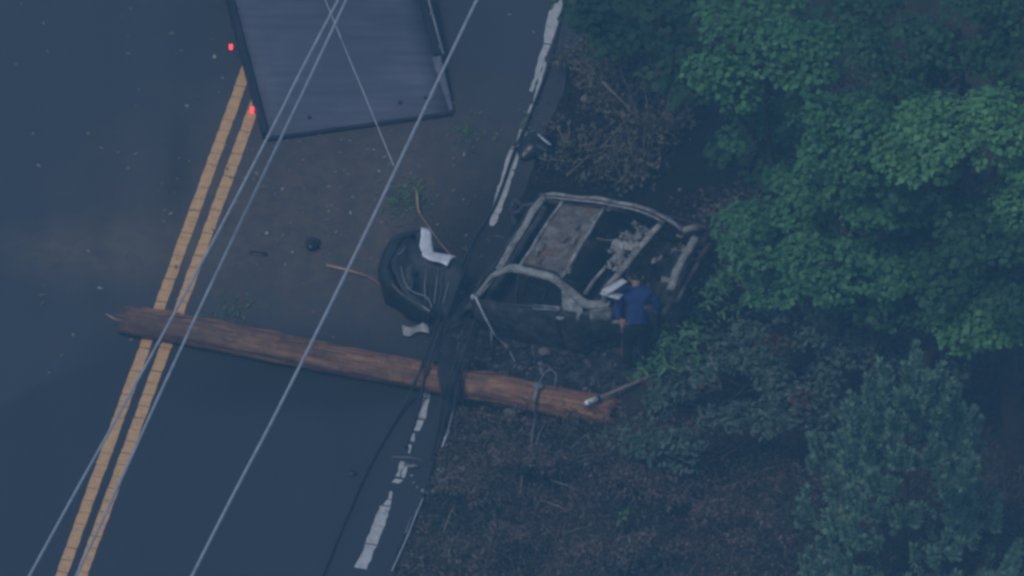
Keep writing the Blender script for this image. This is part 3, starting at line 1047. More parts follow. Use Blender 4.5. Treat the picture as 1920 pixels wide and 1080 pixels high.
def pole_piece(f0, f1, r0, r1, name, m, ragged0=0, ragged1=0, n=40):
    L = (B - A).length
    k = max(6, int((f1 - f0) * L / .06))
    V, Fc = [], []
    for i in range(k + 1):
        f = f0 + (f1 - f0) * i / k
        p = A + (B - A) * f
        r = r0 + (r1 - r0) * i / k
        for j in range(n):
            a = 2 * math.pi * j / n
            d = up * math.cos(a) + sd_ * math.sin(a)
            nz = noise.noise((f * L * 1.3, math.cos(a) * 2.2, math.sin(a) * 2.2)) * .026 + noise.noise((f * L * .7, math.cos(a) * 7, math.sin(a) * 7)) * .022 + noise.noise((f * L * 6, math.cos(a) * 3, math.sin(a) * 3)) * .012
            q = p + d * (r + nz)
            if i == 0 and ragged0: q = q - ax * abs(noise.noise((a * 3, 1, 2))) * ragged0 - ax * random.uniform(0, ragged0 * .5)
            if i == k and ragged1: q = q + ax * abs(noise.noise((a * 3, 5, 2))) * ragged1 + ax * random.uniform(0, ragged1 * .5)
            V.append(q)
    for i in range(k):
        for j in range(n):
            a, b = i * n + j, i * n + (j + 1) % n
            Fc.append((a, b, b + n, a + n))
    c0, c1 = len(V), len(V) + 1
    V += [A + (B - A) * f0 + ax * .05, A + (B - A) * f1 - ax * .05]
    for j in range(n):
        Fc.append((c0, (j + 1) % n, j))
        Fc.append((c1, k * n + j, k * n + (j + 1) % n))
    return MB().add(V, Fc).build(name, m, pl)


M['polewood'] = None
m, nt, bs = new_mat('pole_wood')
mp = nt.nodes.new('ShaderNodeMapping')
mp.inputs['Rotation'].default_value = (0, 0, -math.atan2(ax.y, ax.x))
nt.links.new(objcoord(nt), mp.inputs['Vector'])
mp2 = nt.nodes.new('ShaderNodeMapping')
mp2.inputs['Scale'].default_value = (.9, 14, 14)
nt.links.new(mp.outputs[0], mp2.inputs['Vector'])
grain = noisetex(nt, 1.5, 6, .7, mp2.outputs[0])
c = ramp(nt, grain, [(.3, (.080, .042, .026)), (.5, (.19, .095, .055)), (.68, (.33, .175, .10))])
c = mix(nt, ramp(nt, noisetex(nt, 2.6, 6, .75), [(.42, 0.0), (.62, .85)]), c, (.065, .040, .032))
c = mix(nt, ramp(nt, noisetex(nt, 9, 5, .7), [(.55, 0.0), (.68, .6)]), c, (.34, .17, .095))
sep = nt.nodes.new('ShaderNodeSeparateXYZ')
nt.links.new(objcoord(nt), sep.inputs[0])
old = nt.nodes.new('ShaderNodeMapRange')
old.inputs['From Min'].default_value = -2.6
old.inputs['From Max'].default_value = -4.6
nt.links.new(sep.outputs['X'], old.inputs['Value'])
c = mix(nt, math_node(nt, 'MULTIPLY', old.outputs[0], .62), c, (.085, .060, .052))
new_ = nt.nodes.new('ShaderNodeMapRange')
new_.inputs['From Min'].default_value = -2.4
new_.inputs['From Max'].default_value = .6
nt.links.new(sep.outputs['X'], new_.inputs['Value'])
c = mix(nt, math_node(nt, 'MULTIPLY', new_.outputs[0], math_node(nt, 'MULTIPLY', ramp(nt, grain, [(.38, .05), (.6, .75)]), ramp(nt, noisetex(nt, 4.5, 6, .75), [(.38, .15), (.58, 1.0)]))), c, (.40, .19, .09))
nt.links.new(c, bs.inputs['Base Color'])
bs.inputs['Roughness'].default_value = .9
bs.inputs['Specular IOR Level'].default_value = .15
bump(nt, bs, grain, .6, .03)
M['polewood'] = m
pole_piece(0, 1, .187, .180, 'shaft', M['polewood'], .30, .14)
for i in range(46):          # splintered strips standing off the shaft
    f = random.uniform(.0, .98) if i > 16 else random.uniform(0, .2)
    a = random.uniform(-1.9, 1.5)
    ln = random.uniform(.12, .5)
    pa = A + (B - A) * f + (up * math.cos(a) + sd_ * math.sin(a)) * .190
    pb = pa + ax * ln + (up * math.cos(a) + sd_ * math.sin(a)) * random.uniform(-.02, .025) + sd_ * random.uniform(-.03, .03)
    MB().tube([pa - ax * .03, (pa + pb) / 2 + (up * math.cos(a) + sd_ * math.sin(a)) * .008, pb], [.006, random.uniform(.009, .018), .004], 5).build('wood_strip', M['wood'] if i % 3 else M['splinterdark'], pl)
mb = MB()
for i in range(22):
    a = random.random() * 6.28
    d = up * math.cos(a) * .13 + sd_ * math.sin(a) * .13
    p = A + d + ax * .1
    e = A + d * random.uniform(1.0, 1.5) - ax * random.uniform(.12, .26) + Vector((0, 0, random.uniform(-.03, .04)))
    e.z = max(.015, e.z)
    mb.tube([p, (p + e) / 2, e], [.022, .014, .003], 5)
p = A - ax * .05 + sd_ * -.03
mb.build('splinters', M['wood'], pl)
MB().tube([P(268, 612, .22), P(226, 604, .24), P(198, 588, .22)], [.03, .024, .006], 6).build('long_splinter', M['splinter'], pl)
mb = MB()   # loose strip of wood lifted along the top edge near the broken end
mb.tube([P(255, 584, .36), P(300, 584, .40), P(345, 594, .40)], [.016, .03, .014], 6)
mb.build('lifted_strip', M['wood'], pl)
mb = MB()
for i in range(12):
    a = random.uniform(-1.4, 2.2)
    d = up * math.cos(a) * .15 + sd_ * math.sin(a) * .15
    p = B + d - ax * .12
    e = B + d * random.uniform(.8, 1.1) + ax * random.uniform(.08, .22)
    mb.tube([p, (p + e) / 2, e], [.024, .016, .004], 5)
mb.build('splinters', M['wood'], pl)
# clamp and curled tie wire
cpos = A + (B - A) * ((1016 - 252) / 900)
mb = MB()
ring = [cpos + (up * math.cos(a) + sd_ * math.sin(a)) * .225 for a in [2 * math.pi * i / 24 for i in range(25)]]
mb.tube(ring, .014, 6)
mb.box(cpos + up * .235 + sd_ * .02, (.12, .09, .05), ax, sd_, up)
mb.tube([cpos + up * .26 + sd_ * .05, cpos + up * .2 + sd_ * .14, cpos + up * .12 + sd_ * .22], .03, 8)
mb.build('clamp', M['galv'], pl)
MB().tube(smoothpath([cpos + up * .24, cpos + up * .36 - sd_ * .06 + ax * .04, cpos + up * .42 - sd_ * .12 + ax * .12, cpos + up * .36 - sd_ * .1 + ax * .2, cpos + up * .24 - sd_ * .02 + ax * .2], 5), .008, 6).build('tie_wire', M['galv'], pl)

# charred sheet draped over the pole where the cables cross
def drape(f0, f1, w0, w1):
    G = []
    for i in range(9):
        row = []
        f = f0 + (f1 - f0) * i / 8
        for j in range(17):
            t = j / 16
            a = -1.9 + 3.8 * t
            sl = (t - .5) * .05
            p = A + (B - A) * (f + sl * -1)
            rr = .235 + .02 * noise.noise((i * .8, j * .6, 7)) + .012
            q = p + up * math.cos(a) * rr - sd_ * math.sin(a) * rr * 1.15
            row.append(q)
        G.append(row)
    return G


G = drape((826 - 252) / 900., (868 - 252) / 900., 0, 0)
mb = MB().slab(G, .012)
mb.crumple(.02, 5)
tag(mb.build('charred_sheet', M['char']), 'charred black sheet wrapped over the middle of the fallen pole', 'sheet')

# ------------------------------------------------------------------ overhead wires
def wire(pts, h, r, label, ends=True):
    a, b = P(*pts[0], h), P(*pts[-1], h)
    mid = [P(x, y, h) for x, y in pts]
    d = (b - a).normalized()
    path = [a - d * 40 + Vector((0, 0, 1.2)), a - d * 12 + Vector((0, 0, .12))] + mid + ([b + d * 12 + Vector((0, 0, .12)), b + d * 40 + Vector((0, 0, 1.2))] if ends else [])
    o = MB().tube(smoothpath(path, 8), r, 8).build('overhead_wire', M['wire'])
    tag(o, label, 'wire', 'overhead wires above the road')


wire([(634, 0), (520, 222), (400, 452), (235, 755), (55, 1080)], 7.6, .018, 'leftmost overhead wire, crossing the yellow lines above the pole')
wire([(649, 0), (530, 252), (420, 482), (300, 738), (143, 1080)], 7.3, .018, 'second overhead wire from the left, ending over the yellow lines')
wire([(894, 0), (680, 448), (520, 770), (360, 1080)], 7.0, .021, 'rightmost overhead wire, passing left of the torn bumper')
wire([(610, 0), (672, 150), (738, 310)], 7.0, .009, 'thin faint drop wire crossing the flatbed bed', False)

# ------------------------------------------------------------------ fallen cables
def cable(pts, r, label, m='cable', cat='cable', name='fallen_cable', group='cables fallen along the road edge'):
    path = smoothpath([P(x, y, h + r) for x, y, h in pts], 8)
    tag(MB().tube(path, r, 8).build(name, M[m]), label, cat, group)


cable([(1075, -60, 0), (1050, 40, .0), (1030, 120, .01), (1008, 180, .01), (985, 240, .01), (966, 280, .01), (930, 380, 0), (895, 440, 0), (862, 505, .02), (835, 570, .05), (815, 620, .15), (790, 690, .43), (765, 745, .1), (735, 800, 0), (690, 880, 0), (650, 970, 0), (600, 1090, 0)], .022, 'long black cable lying beside the white edge line')
cable([(884, 470, .3), (862, 530, .3), (842, 580, .35), (822, 630, .42), (806, 680, .44), (790, 740, .1), (775, 800, 0), (760, 840, 0)], .018, 'black cable running from the torn bumper over the pole')
cable([(905, 560, .3), (885, 620, .35), (868, 670, .45), (850, 712, .46), (838, 760, .1), (825, 830, .0), (815, 850, 0)], .018, 'black cable looped over the charred sheet on the pole')
cable([(880, 590, .2), (862, 650, .4), (846, 705, .47), (826, 750, .15), (822, 800, .02), (808, 862, 0)], .013, 'thin black cable beside the charred sheet on the pole')
cable([(925, 610, .2), (900, 650, .3), (870, 690, .45), (855, 735, .35), (850, 790, .05)], .015, 'short black cable between the car door and the pole')
cable([(793, 935, 0), (778, 970, .02), (762, 1010, .01), (735, 1070, 0)], .012, 'thin grey cable at the bottom beside the white line', 'wire')

# ------------------------------------------------------------------ burnt car
NEAR = [(-.33, .92), (-.2, 1.14), (-.09, 1.31), (.09, 1.50), (.24, 1.58), (.43, 1.61), (.79, 1.60), (1.03, 1.46), (1.31, 1.27), (1.72, 1.23), (2.25, 1.20)]
FAR = [(0, 1.50), (.34, 1.56), (.84, 1.65), (1.34, 1.69), (1.69, 1.60), (1.96, 1.43), (2.10, 1.24)]
NROOF = [(0, 1.51), (.4, 1.66), (.93, 1.60), (1.6, 1.48), (2.4, 1.30)]
FROOF = [(0, 1.50), (.31, 1.50), (.96, 1.53), (1.75, 1.44), (2.3, 1.28)]


def roofz(s, w):
    f = (w + .62) / 1.24
    zn, zf = lerp_table(NROOF, max(s, .0)), lerp_table(FROOF, s)
    return zn + (zf - zn) * f + .025 * (1 - (2 * f - 1) ** 2)


car = empty('burnt_car', Vector((CO.x, CO.y, 0)), 'burnt out car shell with open roof beside the road edge', 'car')


def cpart(mb, name, m, smooth=True, parent=None, amp=.014, sc=3.5):
    mb.crumple(amp, sc)
    return mb.build(name, M[m], parent or car, smooth)


# roof: steel panel, header, bow, rear header
mb = MB()
G = []
for i in range(13):
    row = []
    for j in range(21):
        w = -.59 + 1.18 * j / 20
        s = .34 + .62 * i / 12 - .05 * w
        row.append(cv(s, w, roofz(s, w) - .01 + .015 * noise.noise((i * .5, j * .5, 3)) - .03 * math.sin(math.pi * i / 12)))
    G.append(row)
cpart(mb.slab(G, .02), 'roof_panel', 'ashrust', amp=.03, sc=4)
for e in (.34, .96):
    mb = MB()
    mb.tube([cv(e - .05 * w, w, roofz(e, w) + .004) for w in [-.61 + 1.22 * j / 12 for j in range(13)]], .024, 6)
    cpart(mb, 'roof_panel_edge', 'ash', amp=.02)


def bar(s0, s1, wa, wb, dz, width, thick, n=14):
    G = []
    for i in range(3):
        row = []
        for j in range(n + 1):
            w = wa + (wb - wa) * j / n
            s = s0 + (s1 - s0) * j / n + width * (i / 2 - .5)
            row.append(cv(s, w, roofz(max(0, s), w) + dz + .012 * (1 - abs(i - 1))))
        G.append(row)
    return MB().slab(G, thick)


cpart(bar(.02, .0, -.62, .64, 0, .10, .05), 'windscreen_header', 'ash', amp=.02)
cpart(bar(1.60, 1.75, -.60, .60, .0, .09, .05), 'roof_bow', 'ash', amp=.03)
cpart(bar(2.35, 2.27, -.28, .60, .0, .10, .06), 'rear_header', 'ash', amp=.04)
cpart(bar(2.48, 2.40, -.3, .66, -.16, .06, .04), 'tailgate_edge', 'ashdark', amp=.04)
# roof sides and rails
for sgn, tab in ((-1, NEAR), (1, FAR)):
    s_end = tab[-1][0] if sgn > 0 else 1.66     # the near side is torn off at the crushed corner
    ss = [tab[0][0] + (s_end - tab[0][0]) * i / 26 for i in range(27)]
    mb = MB()
    G = []
    for i in range(5):
        a = -1.1 + 2.2 * i / 4
        row = []
        for s in ss:
            z = lerp_table(tab, s)
            w0 = .64
            if sgn < 0: w0 = .64 + .14 * max(0, -s) / .33 + .10 * max(0, min(1, (s - .9) / .5)) - .30 * max(0, s - 1.4) / .9
            row.append(cv(s, sgn * (w0 + .04 * math.sin(a)), z + .032 * math.cos(a) - .03 * max(0, math.sin(a))))
        G.append(row)
    mb.slab(G[::-1], .03)
    cpart(mb, 'roof_side', 'ash', amp=.022)
    mb = MB()
    mb.tube([cv(s, sgn * .56, lerp_table(tab, s) + .035) for s in (ss[9:20] if sgn < 0 else ss[1:-3])], .015, 6)
    cpart(mb, 'roof_rail', 'ash' if sgn > 0 else 'ashdark', amp=.015)


def wn_(s):
    """half width of the near flank: its rear corner is crushed inward"""
    return .84 if s < 1.25 else .84 - .36 * min(1, (s - 1.25) / .95)


def belt(s):
    return 1.0 + .20 * max(0, min(1, s))


G = [[cv(1.45 + .60 * i / 8, .66 + .10 * j / 3, lerp_table(FAR, 1.45 + .60 * i / 8) - .01 - .05 * j) for j in range(4)] for i in range(9)]
cpart(MB().slab(G, .015), 'rear_shoulder', 'ash', amp=.03, sc=5)
# pillars
for sgn in (-1, 1):
    tab = NEAR if sgn < 0 else FAR
    for (s0, s1, r, nm) in ((-.04, -.30, .032, 'front_pillar'), (.36, .34, .022, 'middle_pillar'), (2.04, 2.20, .045, 'rear_pillar')):
        if sgn < 0 and nm == 'rear_pillar': continue
        z0 = lerp_table(tab, s0) - .02
        wt = .64 if not (sgn < 0 and s0 > 1.5) else .46
        wb_ = wn_(s1) if sgn < 0 else .84
        zb = belt(s1) - .05
        mb = MB().tube([cv(s0, sgn * wt, z0), cv((s0 + s1) / 2, sgn * (wt + wb_) / 2, (z0 + zb) / 2 + .03), cv(s1, sgn * wb_, zb)], [r, r, r * 1.15], 7)
        cpart(mb, nm, 'ash' if (sgn < 0 and nm == 'front_pillar') or nm == 'rear_pillar' else 'ashdark')
    G = []
    for i in range(7):
        row = []
        for j in range(6):
            f = j / 5
            s = 1.0 + .30 * i / 6 + f * .08
            z = lerp_table(tab, s) * (1 - f) + min(belt(s), lerp_table(tab, s) - .06) * f
            row.append(cv(s, sgn * ((.70 if sgn < 0 else .64) * (1 - f) + .84 * f), z))
        G.append(row)
    if sgn > 0: G = [r[::-1] for r in G]
    cpart(MB().slab(G, .03), 'quarter_pillar', 'ash' if sgn < 0 else 'ashdark', amp=.03)


def side(sgn, s0, s1, z0, name, m, n=18, bulge=.05, arch=None):
    G = []
    for i in range(n + 1):
        s = s0 + (s1 - s0) * i / n
        lo = z0
        if arch and abs(s - arch[0]) < arch[1]:
            lo = max(lo, .28 + math.sqrt(arch[1] ** 2 - (s - arch[0]) ** 2))
        z1 = belt(s)
        hw = wn_(s) if sgn < 0 else .84
        row = []
        for j in range(9):
            f = j / 8
            row.append(cv(s, sgn * (hw + bulge * math.sin(f * math.pi)), lo + (z1 - lo) * f))
        G.append(row)
    if sgn > 0: G = [r[::-1] for r in G]
    return cpart(MB().slab([r[::-1] for r in G], .025), name, m, amp=.045, sc=2.5)


for sgn in (-1, 1):
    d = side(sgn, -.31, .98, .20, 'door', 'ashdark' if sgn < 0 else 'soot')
    if sgn < 0:
        MB().slab([[cv(.60 + .42 * i / 6, -.885 + .03 * j, 1.13 + .10 * i / 6 - .015 * (1 - j)) for j in range(3)] for i in range(7)], .035).crumple(.012, 6).build('belt_moulding', M['galv'], d)
        MB().tube([cv(1.0, -.92, 1.10), cv(1.06, -.93, 1.11), cv(1.11, -.91, 1.12)], [.02, .028, .018], 7).build('handle', M['ash'], d)
        mb = MB()
        mb.tube([cv(s, -.85, belt(s) + .01) for s in (-.3, -.1, .1, .3, .5, .7, .98)], .018, 6)
        mb.crumple(.015, 4).build('window_sill', M['ashdark'], d)
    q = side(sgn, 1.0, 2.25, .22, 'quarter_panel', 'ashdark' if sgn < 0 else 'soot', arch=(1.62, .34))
    if sgn < 0:
        G = [[cv(1.46 + .26 * i / 6, -wn_(1.46 + .26 * i / 6) - .055 - .02 * math.sin(j), 1.02 + .26 * j / 6) for j in range(7)] for i in range(7)]
        MB().slab([r[::-1] for r in G], .012).crumple(.03, 9).build('bare_patch', M['ash'], q)
        MB().tube([cv(1.30, -.86, 1.02), cv(1.30, -.87, 1.12), cv(1.31, -.83, 1.22)], .028, 6).crumple(.012, 6).build('door_edge', M['ash'], q)
        MB().tube([cv(1.70, -.72, .98), cv(1.80, -.70, .96), cv(1.90, -.66, .97)], [.03, .04, .025], 6).crumple(.015, 6).build('torn_lip', M['ash'], q)
    MB().box(cv(.32, sgn * .82, .20), (1.3, .14, .14), CLT, CWT, CUT).crumple(.02, 3).build('sill', M['soot'], car)

# bright torn bracket at the near rear corner
mb = MB()
mb.slab([[cv(1.80 - .20 * j / 6 + .05 * i, -.45 - .22 * j / 6 - .015 * i, 1.60 - .05 * j / 6) for j in range(7)] for i in range(3)], .02)
mb.slab([[cv(1.58 + .30 * j / 6, -.69 + .05 * i, 1.53 - .02 * i) for i in range(3)] for j in range(7)], .02)
cpart(mb, 'torn_bracket', 'pale', amp=.02, sc=6)
mb = MB().tube([cv(1.62, -.66, 1.50), cv(1.60, -.66, 1.36), cv(1.60, -.64, 1.24)], [.03, .03, .035], 6)
cpart(mb, 'bracket_post', 'ash', amp=.015)
# crumpled liner remnants hanging ahead of the bow
for (s, w, a, b) in ((1.40, .08, .07, .09), (1.50, .0, .06, .07), (1.52, .14, .07, .06), (1.44, .26, .08, .07), (1.56, .34, .06, .08), (1.60, .20, .05, .07), (1.48, -.12, .06, .06), (1.58, -.08, .05, .06), (1.44, -.24, .05, .06), (1.56, -.24, .05, .05), (1.62, .44, .06, .05), (1.52, .46, .05, .05)):
    G = [[cv(s + a * (i / 7 - .5) * 2, w + b * (j / 7 - .5) * 2, roofz(s, w) - .03 + .05 * noise.noise((s * 9 + i * .9, w * 9 + j * .9, 1))) for j in range(8)] for i in range(8)]
    mb = MB().slab(G, .012)
    mb.crumple(.07, 9)
    mb.crumple(.05, 21)
    mb.build('crumpled_liner', M['ash'], car)
mb = MB()
mb.tube([cv(1.28, -.60, 1.30), cv(1.34, -.46, 1.42), cv(1.42, -.28, 1.50)], [.035, .03, .02], 6)
cpart(mb, 'seat_belt_bracket', 'ash', amp=.02)
# floor, firewall, dash beam, seats
G = [[cv(-.4 + 2.7 * i / 16, -.80 + (1.62 if i < 11 else 1.4) * j / 12, .24 + .06 * noise.noise((i * .7, j * .7, 0))) for j in range(13)] for i in range(17)]
cpart(MB().slab([r for r in G], .03), 'floor_pan', 'char', amp=.03)
G = [[cv(-.36 + .05 * noise.noise((i, j, 0)), -.80 + 1.6 * i / 12, .22 + .70 * j / 8) for j in range(9)] for i in range(13)]
cpart(MB().slab(G, .03), 'firewall', 'soot', amp=.05, sc=2)
cpart(MB().tube([cv(-.16, -.78 + 1.56 * i / 10, .93 + .03 * math.sin(i * 2)) for i in range(11)], .045, 8), 'dash_beam', 'soot')
G = [[cv(2.36 - .05 * (i / 12) + .05 * math.sin(j * .5), -.45 + 1.28 * i / 12, .30 + .78 * j / 8) for j in range(9)] for i in range(13)]
cpart(MB().slab([r[::-1] for r in G], .03), 'tailgate', 'ashdark', amp=.06, sc=2)
for s0 in (.42, 1.15):
    for w0 in (-.36, .36):
        mb = MB()
        for k in (-.2, .2):
            mb.tube([cv(s0 - .35, w0 + k, .5), cv(s0, w0 + k, .5), cv(s0 + .14, w0 + k, .85), cv(s0 + .22, w0 + k, 1.15)], .018, 6)
        for i in range(6):
            mb.tube([cv(s0 - .30 + .07 * i, w0 - .2, .5), cv(s0 - .30 + .07 * i, w0 + .2, .5)], .009, 5)
            f = i / 5
            mb.tube([cv(s0 + .05 + .17 * f, w0 - .2, .6 + .55 * f), cv(s0 + .05 + .17 * f, w0 + .2, .6 + .55 * f)], .009, 5)
        cpart(mb, 'seat_frame', 'soot')
G = [[cv(1.70 + .55 * i / 10, -.45 + 1.2 * j / 12, .75 + .15 * noise.noise((i * .6, j * .6, 5))) for j in range(13)] for i in range(11)]
cpart(MB().slab(G, .03), 'cargo_ash', 'soot', amp=.08, sc=5)
for s in (-.05, 1.62):
    for sgn in (-1, 1):
        c = cv(s, sgn * (.74 if not (sgn < 0 and s > 1) else .52), .27)
        mb = MB()
        prof = [(-.10, .17), (-.10, .23), (-.085, .23), (-.07, .19), (.07, .19), (.085, .23), (.10, .23), (.10, .17)]
        n = 20
        V = [c + CWT * a + (CLT * math.cos(t) + CUT * math.sin(t)) * r for a, r in prof for t in [2 * math.pi * q / n for q in range(n)]]
        Fc = [(i * n + q, i * n + (q + 1) % n, (i + 1) * n + (q + 1) % n, (i + 1) * n + q) for i in range(len(prof) - 1) for q in range(n)]
        mb.add(V, Fc)
        mb.tube([c - CWT * .02, c + CWT * .02], .185, n)
        mb.build('wheel_rim', M['soot'], car)
# strut tower ring at the far front corner, torn sheets beside it
c = cv(-.58, .74, .86)
mb = MB()
mb.tube([c + (Vector((1, 0, 0)) * math.cos(a) + Vector((0, .75, .66)) * math.sin(a)) * .075 for a in [2 * math.pi * i / 18 for i in range(19)]], .030, 7, caps=False)
mb.tube([c + Vector((0, .03, -.10)), c + Vector((0, .01, -.5))], [.06, .09], 8)
cpart(mb, 'strut_tower', 'ashdark', amp=.035, sc=9)
mb = MB().slab([[cv(-.50 + .30 * i / 5, .74 + .05 * j, .93 + .06 * i / 5 - .03 * j) for j in range(3)] for i in range(6)], .02)
cpart(mb, 'inner_wing', 'ashdark', amp=.04, sc=7)
MB().slab([[cv(-.36 - .25 * i / 3, .50 + .35 * j / 4, .90 - .5 * i / 3) for j in range(5)] for i in range(4)], .02).crumple(.04, 5).build('inner_wing', M['soot'], car)
MB().slab([[cv(-.36 - .35 * i / 4, -.75 + .5 * j / 4, .70 - .4 * i / 4) for j in range(5)] for i in range(5)], .02).crumple(.06, 4).build('inner_wing', M['soot'], car)
# torn sheet and wiring in the crushed tail
random.seed(31)
for i in range(16):
    s0_, w0_ = random.uniform(1.80, 2.42), random.uniform(-.35, .62)
    z0_ = roofz(s0_, w0_) - random.uniform(.05, .4)
    a_, b_ = random.uniform(.05, .14), random.uniform(.03, .09)
    G = [[cv(s0_ + a_ * (i_ / 4 - .5), w0_ + b_ * (j_ / 3 - .5) + .3 * a_ * (i_ / 4), z0_ + .05 * math.sin(i_ + j_)) for j_ in range(4)] for i_ in range(5)]
    MB().slab(G, .01).crumple(.06, 9).build('torn_sheet', M[random.choice(('ash', 'ashdark', 'soot', 'ashdark'))], car)
for i in range(9):
    s0_, w0_ = random.uniform(.98, 2.3), random.uniform(-.5, .5)
    p_ = [cv(s0_, w0_, roofz(s0_, w0_) - .1)]
    for _ in range(4): p_.append(p_[-1] + CLT * random.uniform(-.05, .16) + CWT * random.uniform(-.18, .18) - CUT * random.uniform(-.03, .1))
    MB().tube(smoothpath(p_, 3), random.uniform(.006, .012), 5).build('hanging_wire', M[random.choice(('ash', 'ashdark'))], car)
# flaked edge strips left on the roof panel and the near flank
for i in range(12):
    s0_, w0_ = random.uniform(.30, 1.02), random.uniform(-.55, .55)
    G = [[cv(s0_ + .05 * (i_ / 3), w0_ + random.uniform(.08, .16) * j_ / 3, roofz(s0_, w0_) + .008 + .015 * math.sin(i_ * 2 + j_)) for j_ in range(4)] for i_ in range(4)]
    MB().slab(G, .005).crumple(.02, 12).build('flaked_skin', M[random.choice(('ash', 'ashrust'))], car)
# pale stub at the foot of the near front pillar
MB().tube([cv(-.31, -.84, .98), cv(-.315, -.86, 1.03), cv(-.31, -.85, 1.09)], [.028, .026, .02], 6).build('mirror_stub', M['pale'], car)

# ------------------------------------------------------------------ torn-off bumper
bb = P(790, 545, 0)
bm = empty('torn_bumper', bb, 'torn off black car bumper with a white fender edge lying on the road', 'bumper')
outer = smoothpath([P(782, 430, .42), P(742, 446, .36), P(717, 480, .30), P(712, 520, .24), P(735, 556, .20), P(772, 580, .18), P(808, 596, .14)], 5)
inner = smoothpath([P(800, 440, .52), P(772, 456, .50), P(752, 482, .48), P(750, 518, .44), P(765, 545, .38), P(790, 558, .32), P(815, 578, .24)], 5)
inner = [o_ * .42 + i_ * .58 + Vector((0, 0, .03)) for o_, i_ in zip(outer, inner)]
G = []
for o_, i_ in zip(outer, inner):
    low = Vector((o_.x, o_.y, .01)) + (i_ - o_) * -.02
    low.z = .012
    row = [low, low * .35 + o_ * .65, o_, o_ * .7 + i_ * .3 + Vector((0, 0, .03)), o_ * .3 + i_ * .7 + Vector((0, 0, .03)), i_]
    G.append(row)
MB().slab([r[::-1] for r in G], .012).crumple(.05, 4).crumple(.02, 10).build('bumper_cover', M['plastic'], bm)
# inner sheet behind it, a crumpled wing
H = []
a = smoothpath([P(766, 446, .47), P(738, 482, .42), P(744, 532, .32), P(782, 566, .24), P(812, 590, .16)], 4)
b = smoothpath([P(798, 432, .50), P(806, 478, .44), P(850, 490, .40), P(866, 515, .34), P(836, 590, .12)], 4)
for p, q in zip(a, b):
    row = []
    for j in range(9):
        f = j / 8
        r = p + (q - p) * f + Vector((0, 0, -.10 * math.sin(f * math.pi)))
        row.append(r)
    H.append(row)
MB().slab([r[::-1] for r in H], .012).crumple(.05, 4).crumple(.025, 11).build('crumpled_wing', M['grayplastic'], bm)
# flat white fender flange: an upright arm and a foot
def quadgrid(c0, c1, c2, c3, n, m_):
    c0, c1, c2, c3 = P(*c0), P(*c1), P(*c2), P(*c3)
    return [[(c0 * (1 - i / n) + c1 * (i / n)) * (1 - j / m_) + (c3 * (1 - i / n) + c2 * (i / n)) * (j / m_) for j in range(m_ + 1)] for i in range(n + 1)]


mb = MB()
mb.slab(quadgrid((788, 428, .53), (806, 430, .53), (812, 480, .47), (790, 482, .49), 4, 7), .012)
mb.slab(quadgrid((790, 481, .495), (814, 474, .475), (856, 481, .43), (838, 498, .44), 4, 7), .012)
mb.crumple(.030, 6).crumple(.012, 17).build('white_fender_edge', M['white'], bm)
MB().tube(smoothpath([P(752, 500, .47), P(756, 520, .45), P(764, 538, .41), P(778, 549, .36), P(798, 556, .33), P(808, 570, .28), P(810, 592, .16)], 4), .009, 6).build('trim_strip', M['galv'], bm)
MB().slab([[P(762 + 6 * j, 498 + 12 * i - 2 * j, .455 - .02 * i + .02 * j) for j in range(3)] for i in range(5)], .01).crumple(.04, 6).build('lamp_bowl', M['ashdark'], bm)
for i in range(5):  # thin pale and dark strips stand in for highlight streaks on the wing
    x = 800 + 11 * i
    MB().tube([P(x, 500 + 2 * i, .40 - .02 * i), P(x - 4, 535, .33 - .02 * i), P(x - 2 - 3 * i, 570, .22)], [.006, .009, .005], 5).build('crease_highlight', M['ashdark'] if i % 2 else M['galv'], bm)
MB().tube([P(742, 478, .40), P(752, 474, .47), P(760, 462, .50)], .008, 5).build('bracket', M['galv'], bm)

# ------------------------------------------------------------------ person, bent toward the car
PZ = P(1192, 694, 0)
for _ in range(8):
    PZ = P(1192, 694, ground_h(PZ.x, PZ.y))
PS = .86
per = empty('person', PZ, 'person in a blue shirt and dark trousers bending toward the burnt car', 'person')
per.scale = (PS, PS, PS)


def skin(name, verts, edges, radii, m, parent, sub=2, root=0):
    me = bpy.data.meshes.new(name)
    me.from_pydata([tuple(v) for v in verts], edges, [])
    o = bpy.data.objects.new(name, me)
    COL.objects.link(o)
    o.parent = parent
    sk = o.modifiers.new('skin', 'SKIN')
    sk.use_smooth_shade = True
    if not me.skin_vertices: return o
    for i, r in enumerate(radii):
        r = r if isinstance(r, tuple) else (r, r)
        me.skin_vertices[0].data[i].radius = r
    me.skin_vertices[0].data[root].use_root = True
    ss = o.modifiers.new('sub', 'SUBSURF')
    ss.levels = sub
    ss.render_levels = sub
    me.materials.append(m)
    return o


def ensure_skin(o_args):
    return skin(*o_args)


def skinned(name, chains, m, parent, sub=2):
    """chains: list of lists of (x,y,z,r); equal points are welded; first point is the root"""
    V, E, R, idx = [], [], [], {}
    for ch in chains:
        last = None
        for x, y, z, r in ch:
            key = (round(x, 4), round(y, 4), round(z, 4))
            if key not in idx:
                idx[key] = len(V)
                V.append((x, y, z))
                R.append(r)
            i = idx[key]
            if last is not None and last != i: E.append((last, i))
            last = i
    me = bpy.data.meshes.new(name)
    me.from_pydata(V, E, [])
    o = bpy.data.objects.new(name, me)
    COL.objects.link(o)
    o.parent = parent
    bpy.context.view_layer.objects.active = o
    o.modifiers.new('skin', 'SKIN')
    o.modifiers['skin'].use_smooth_shade = True
    sv = me.skin_vertices[0].data
    for i, r in enumerate(R):
        sv[i].radius = r if isinstance(r, tuple) else (r, r)
        sv[i].use_root = (i == 0)
    ss = o.modifiers.new('sub', 'SUBSURF')
    ss.levels = ss.render_levels = sub
    me.materials.append(m)
    return o


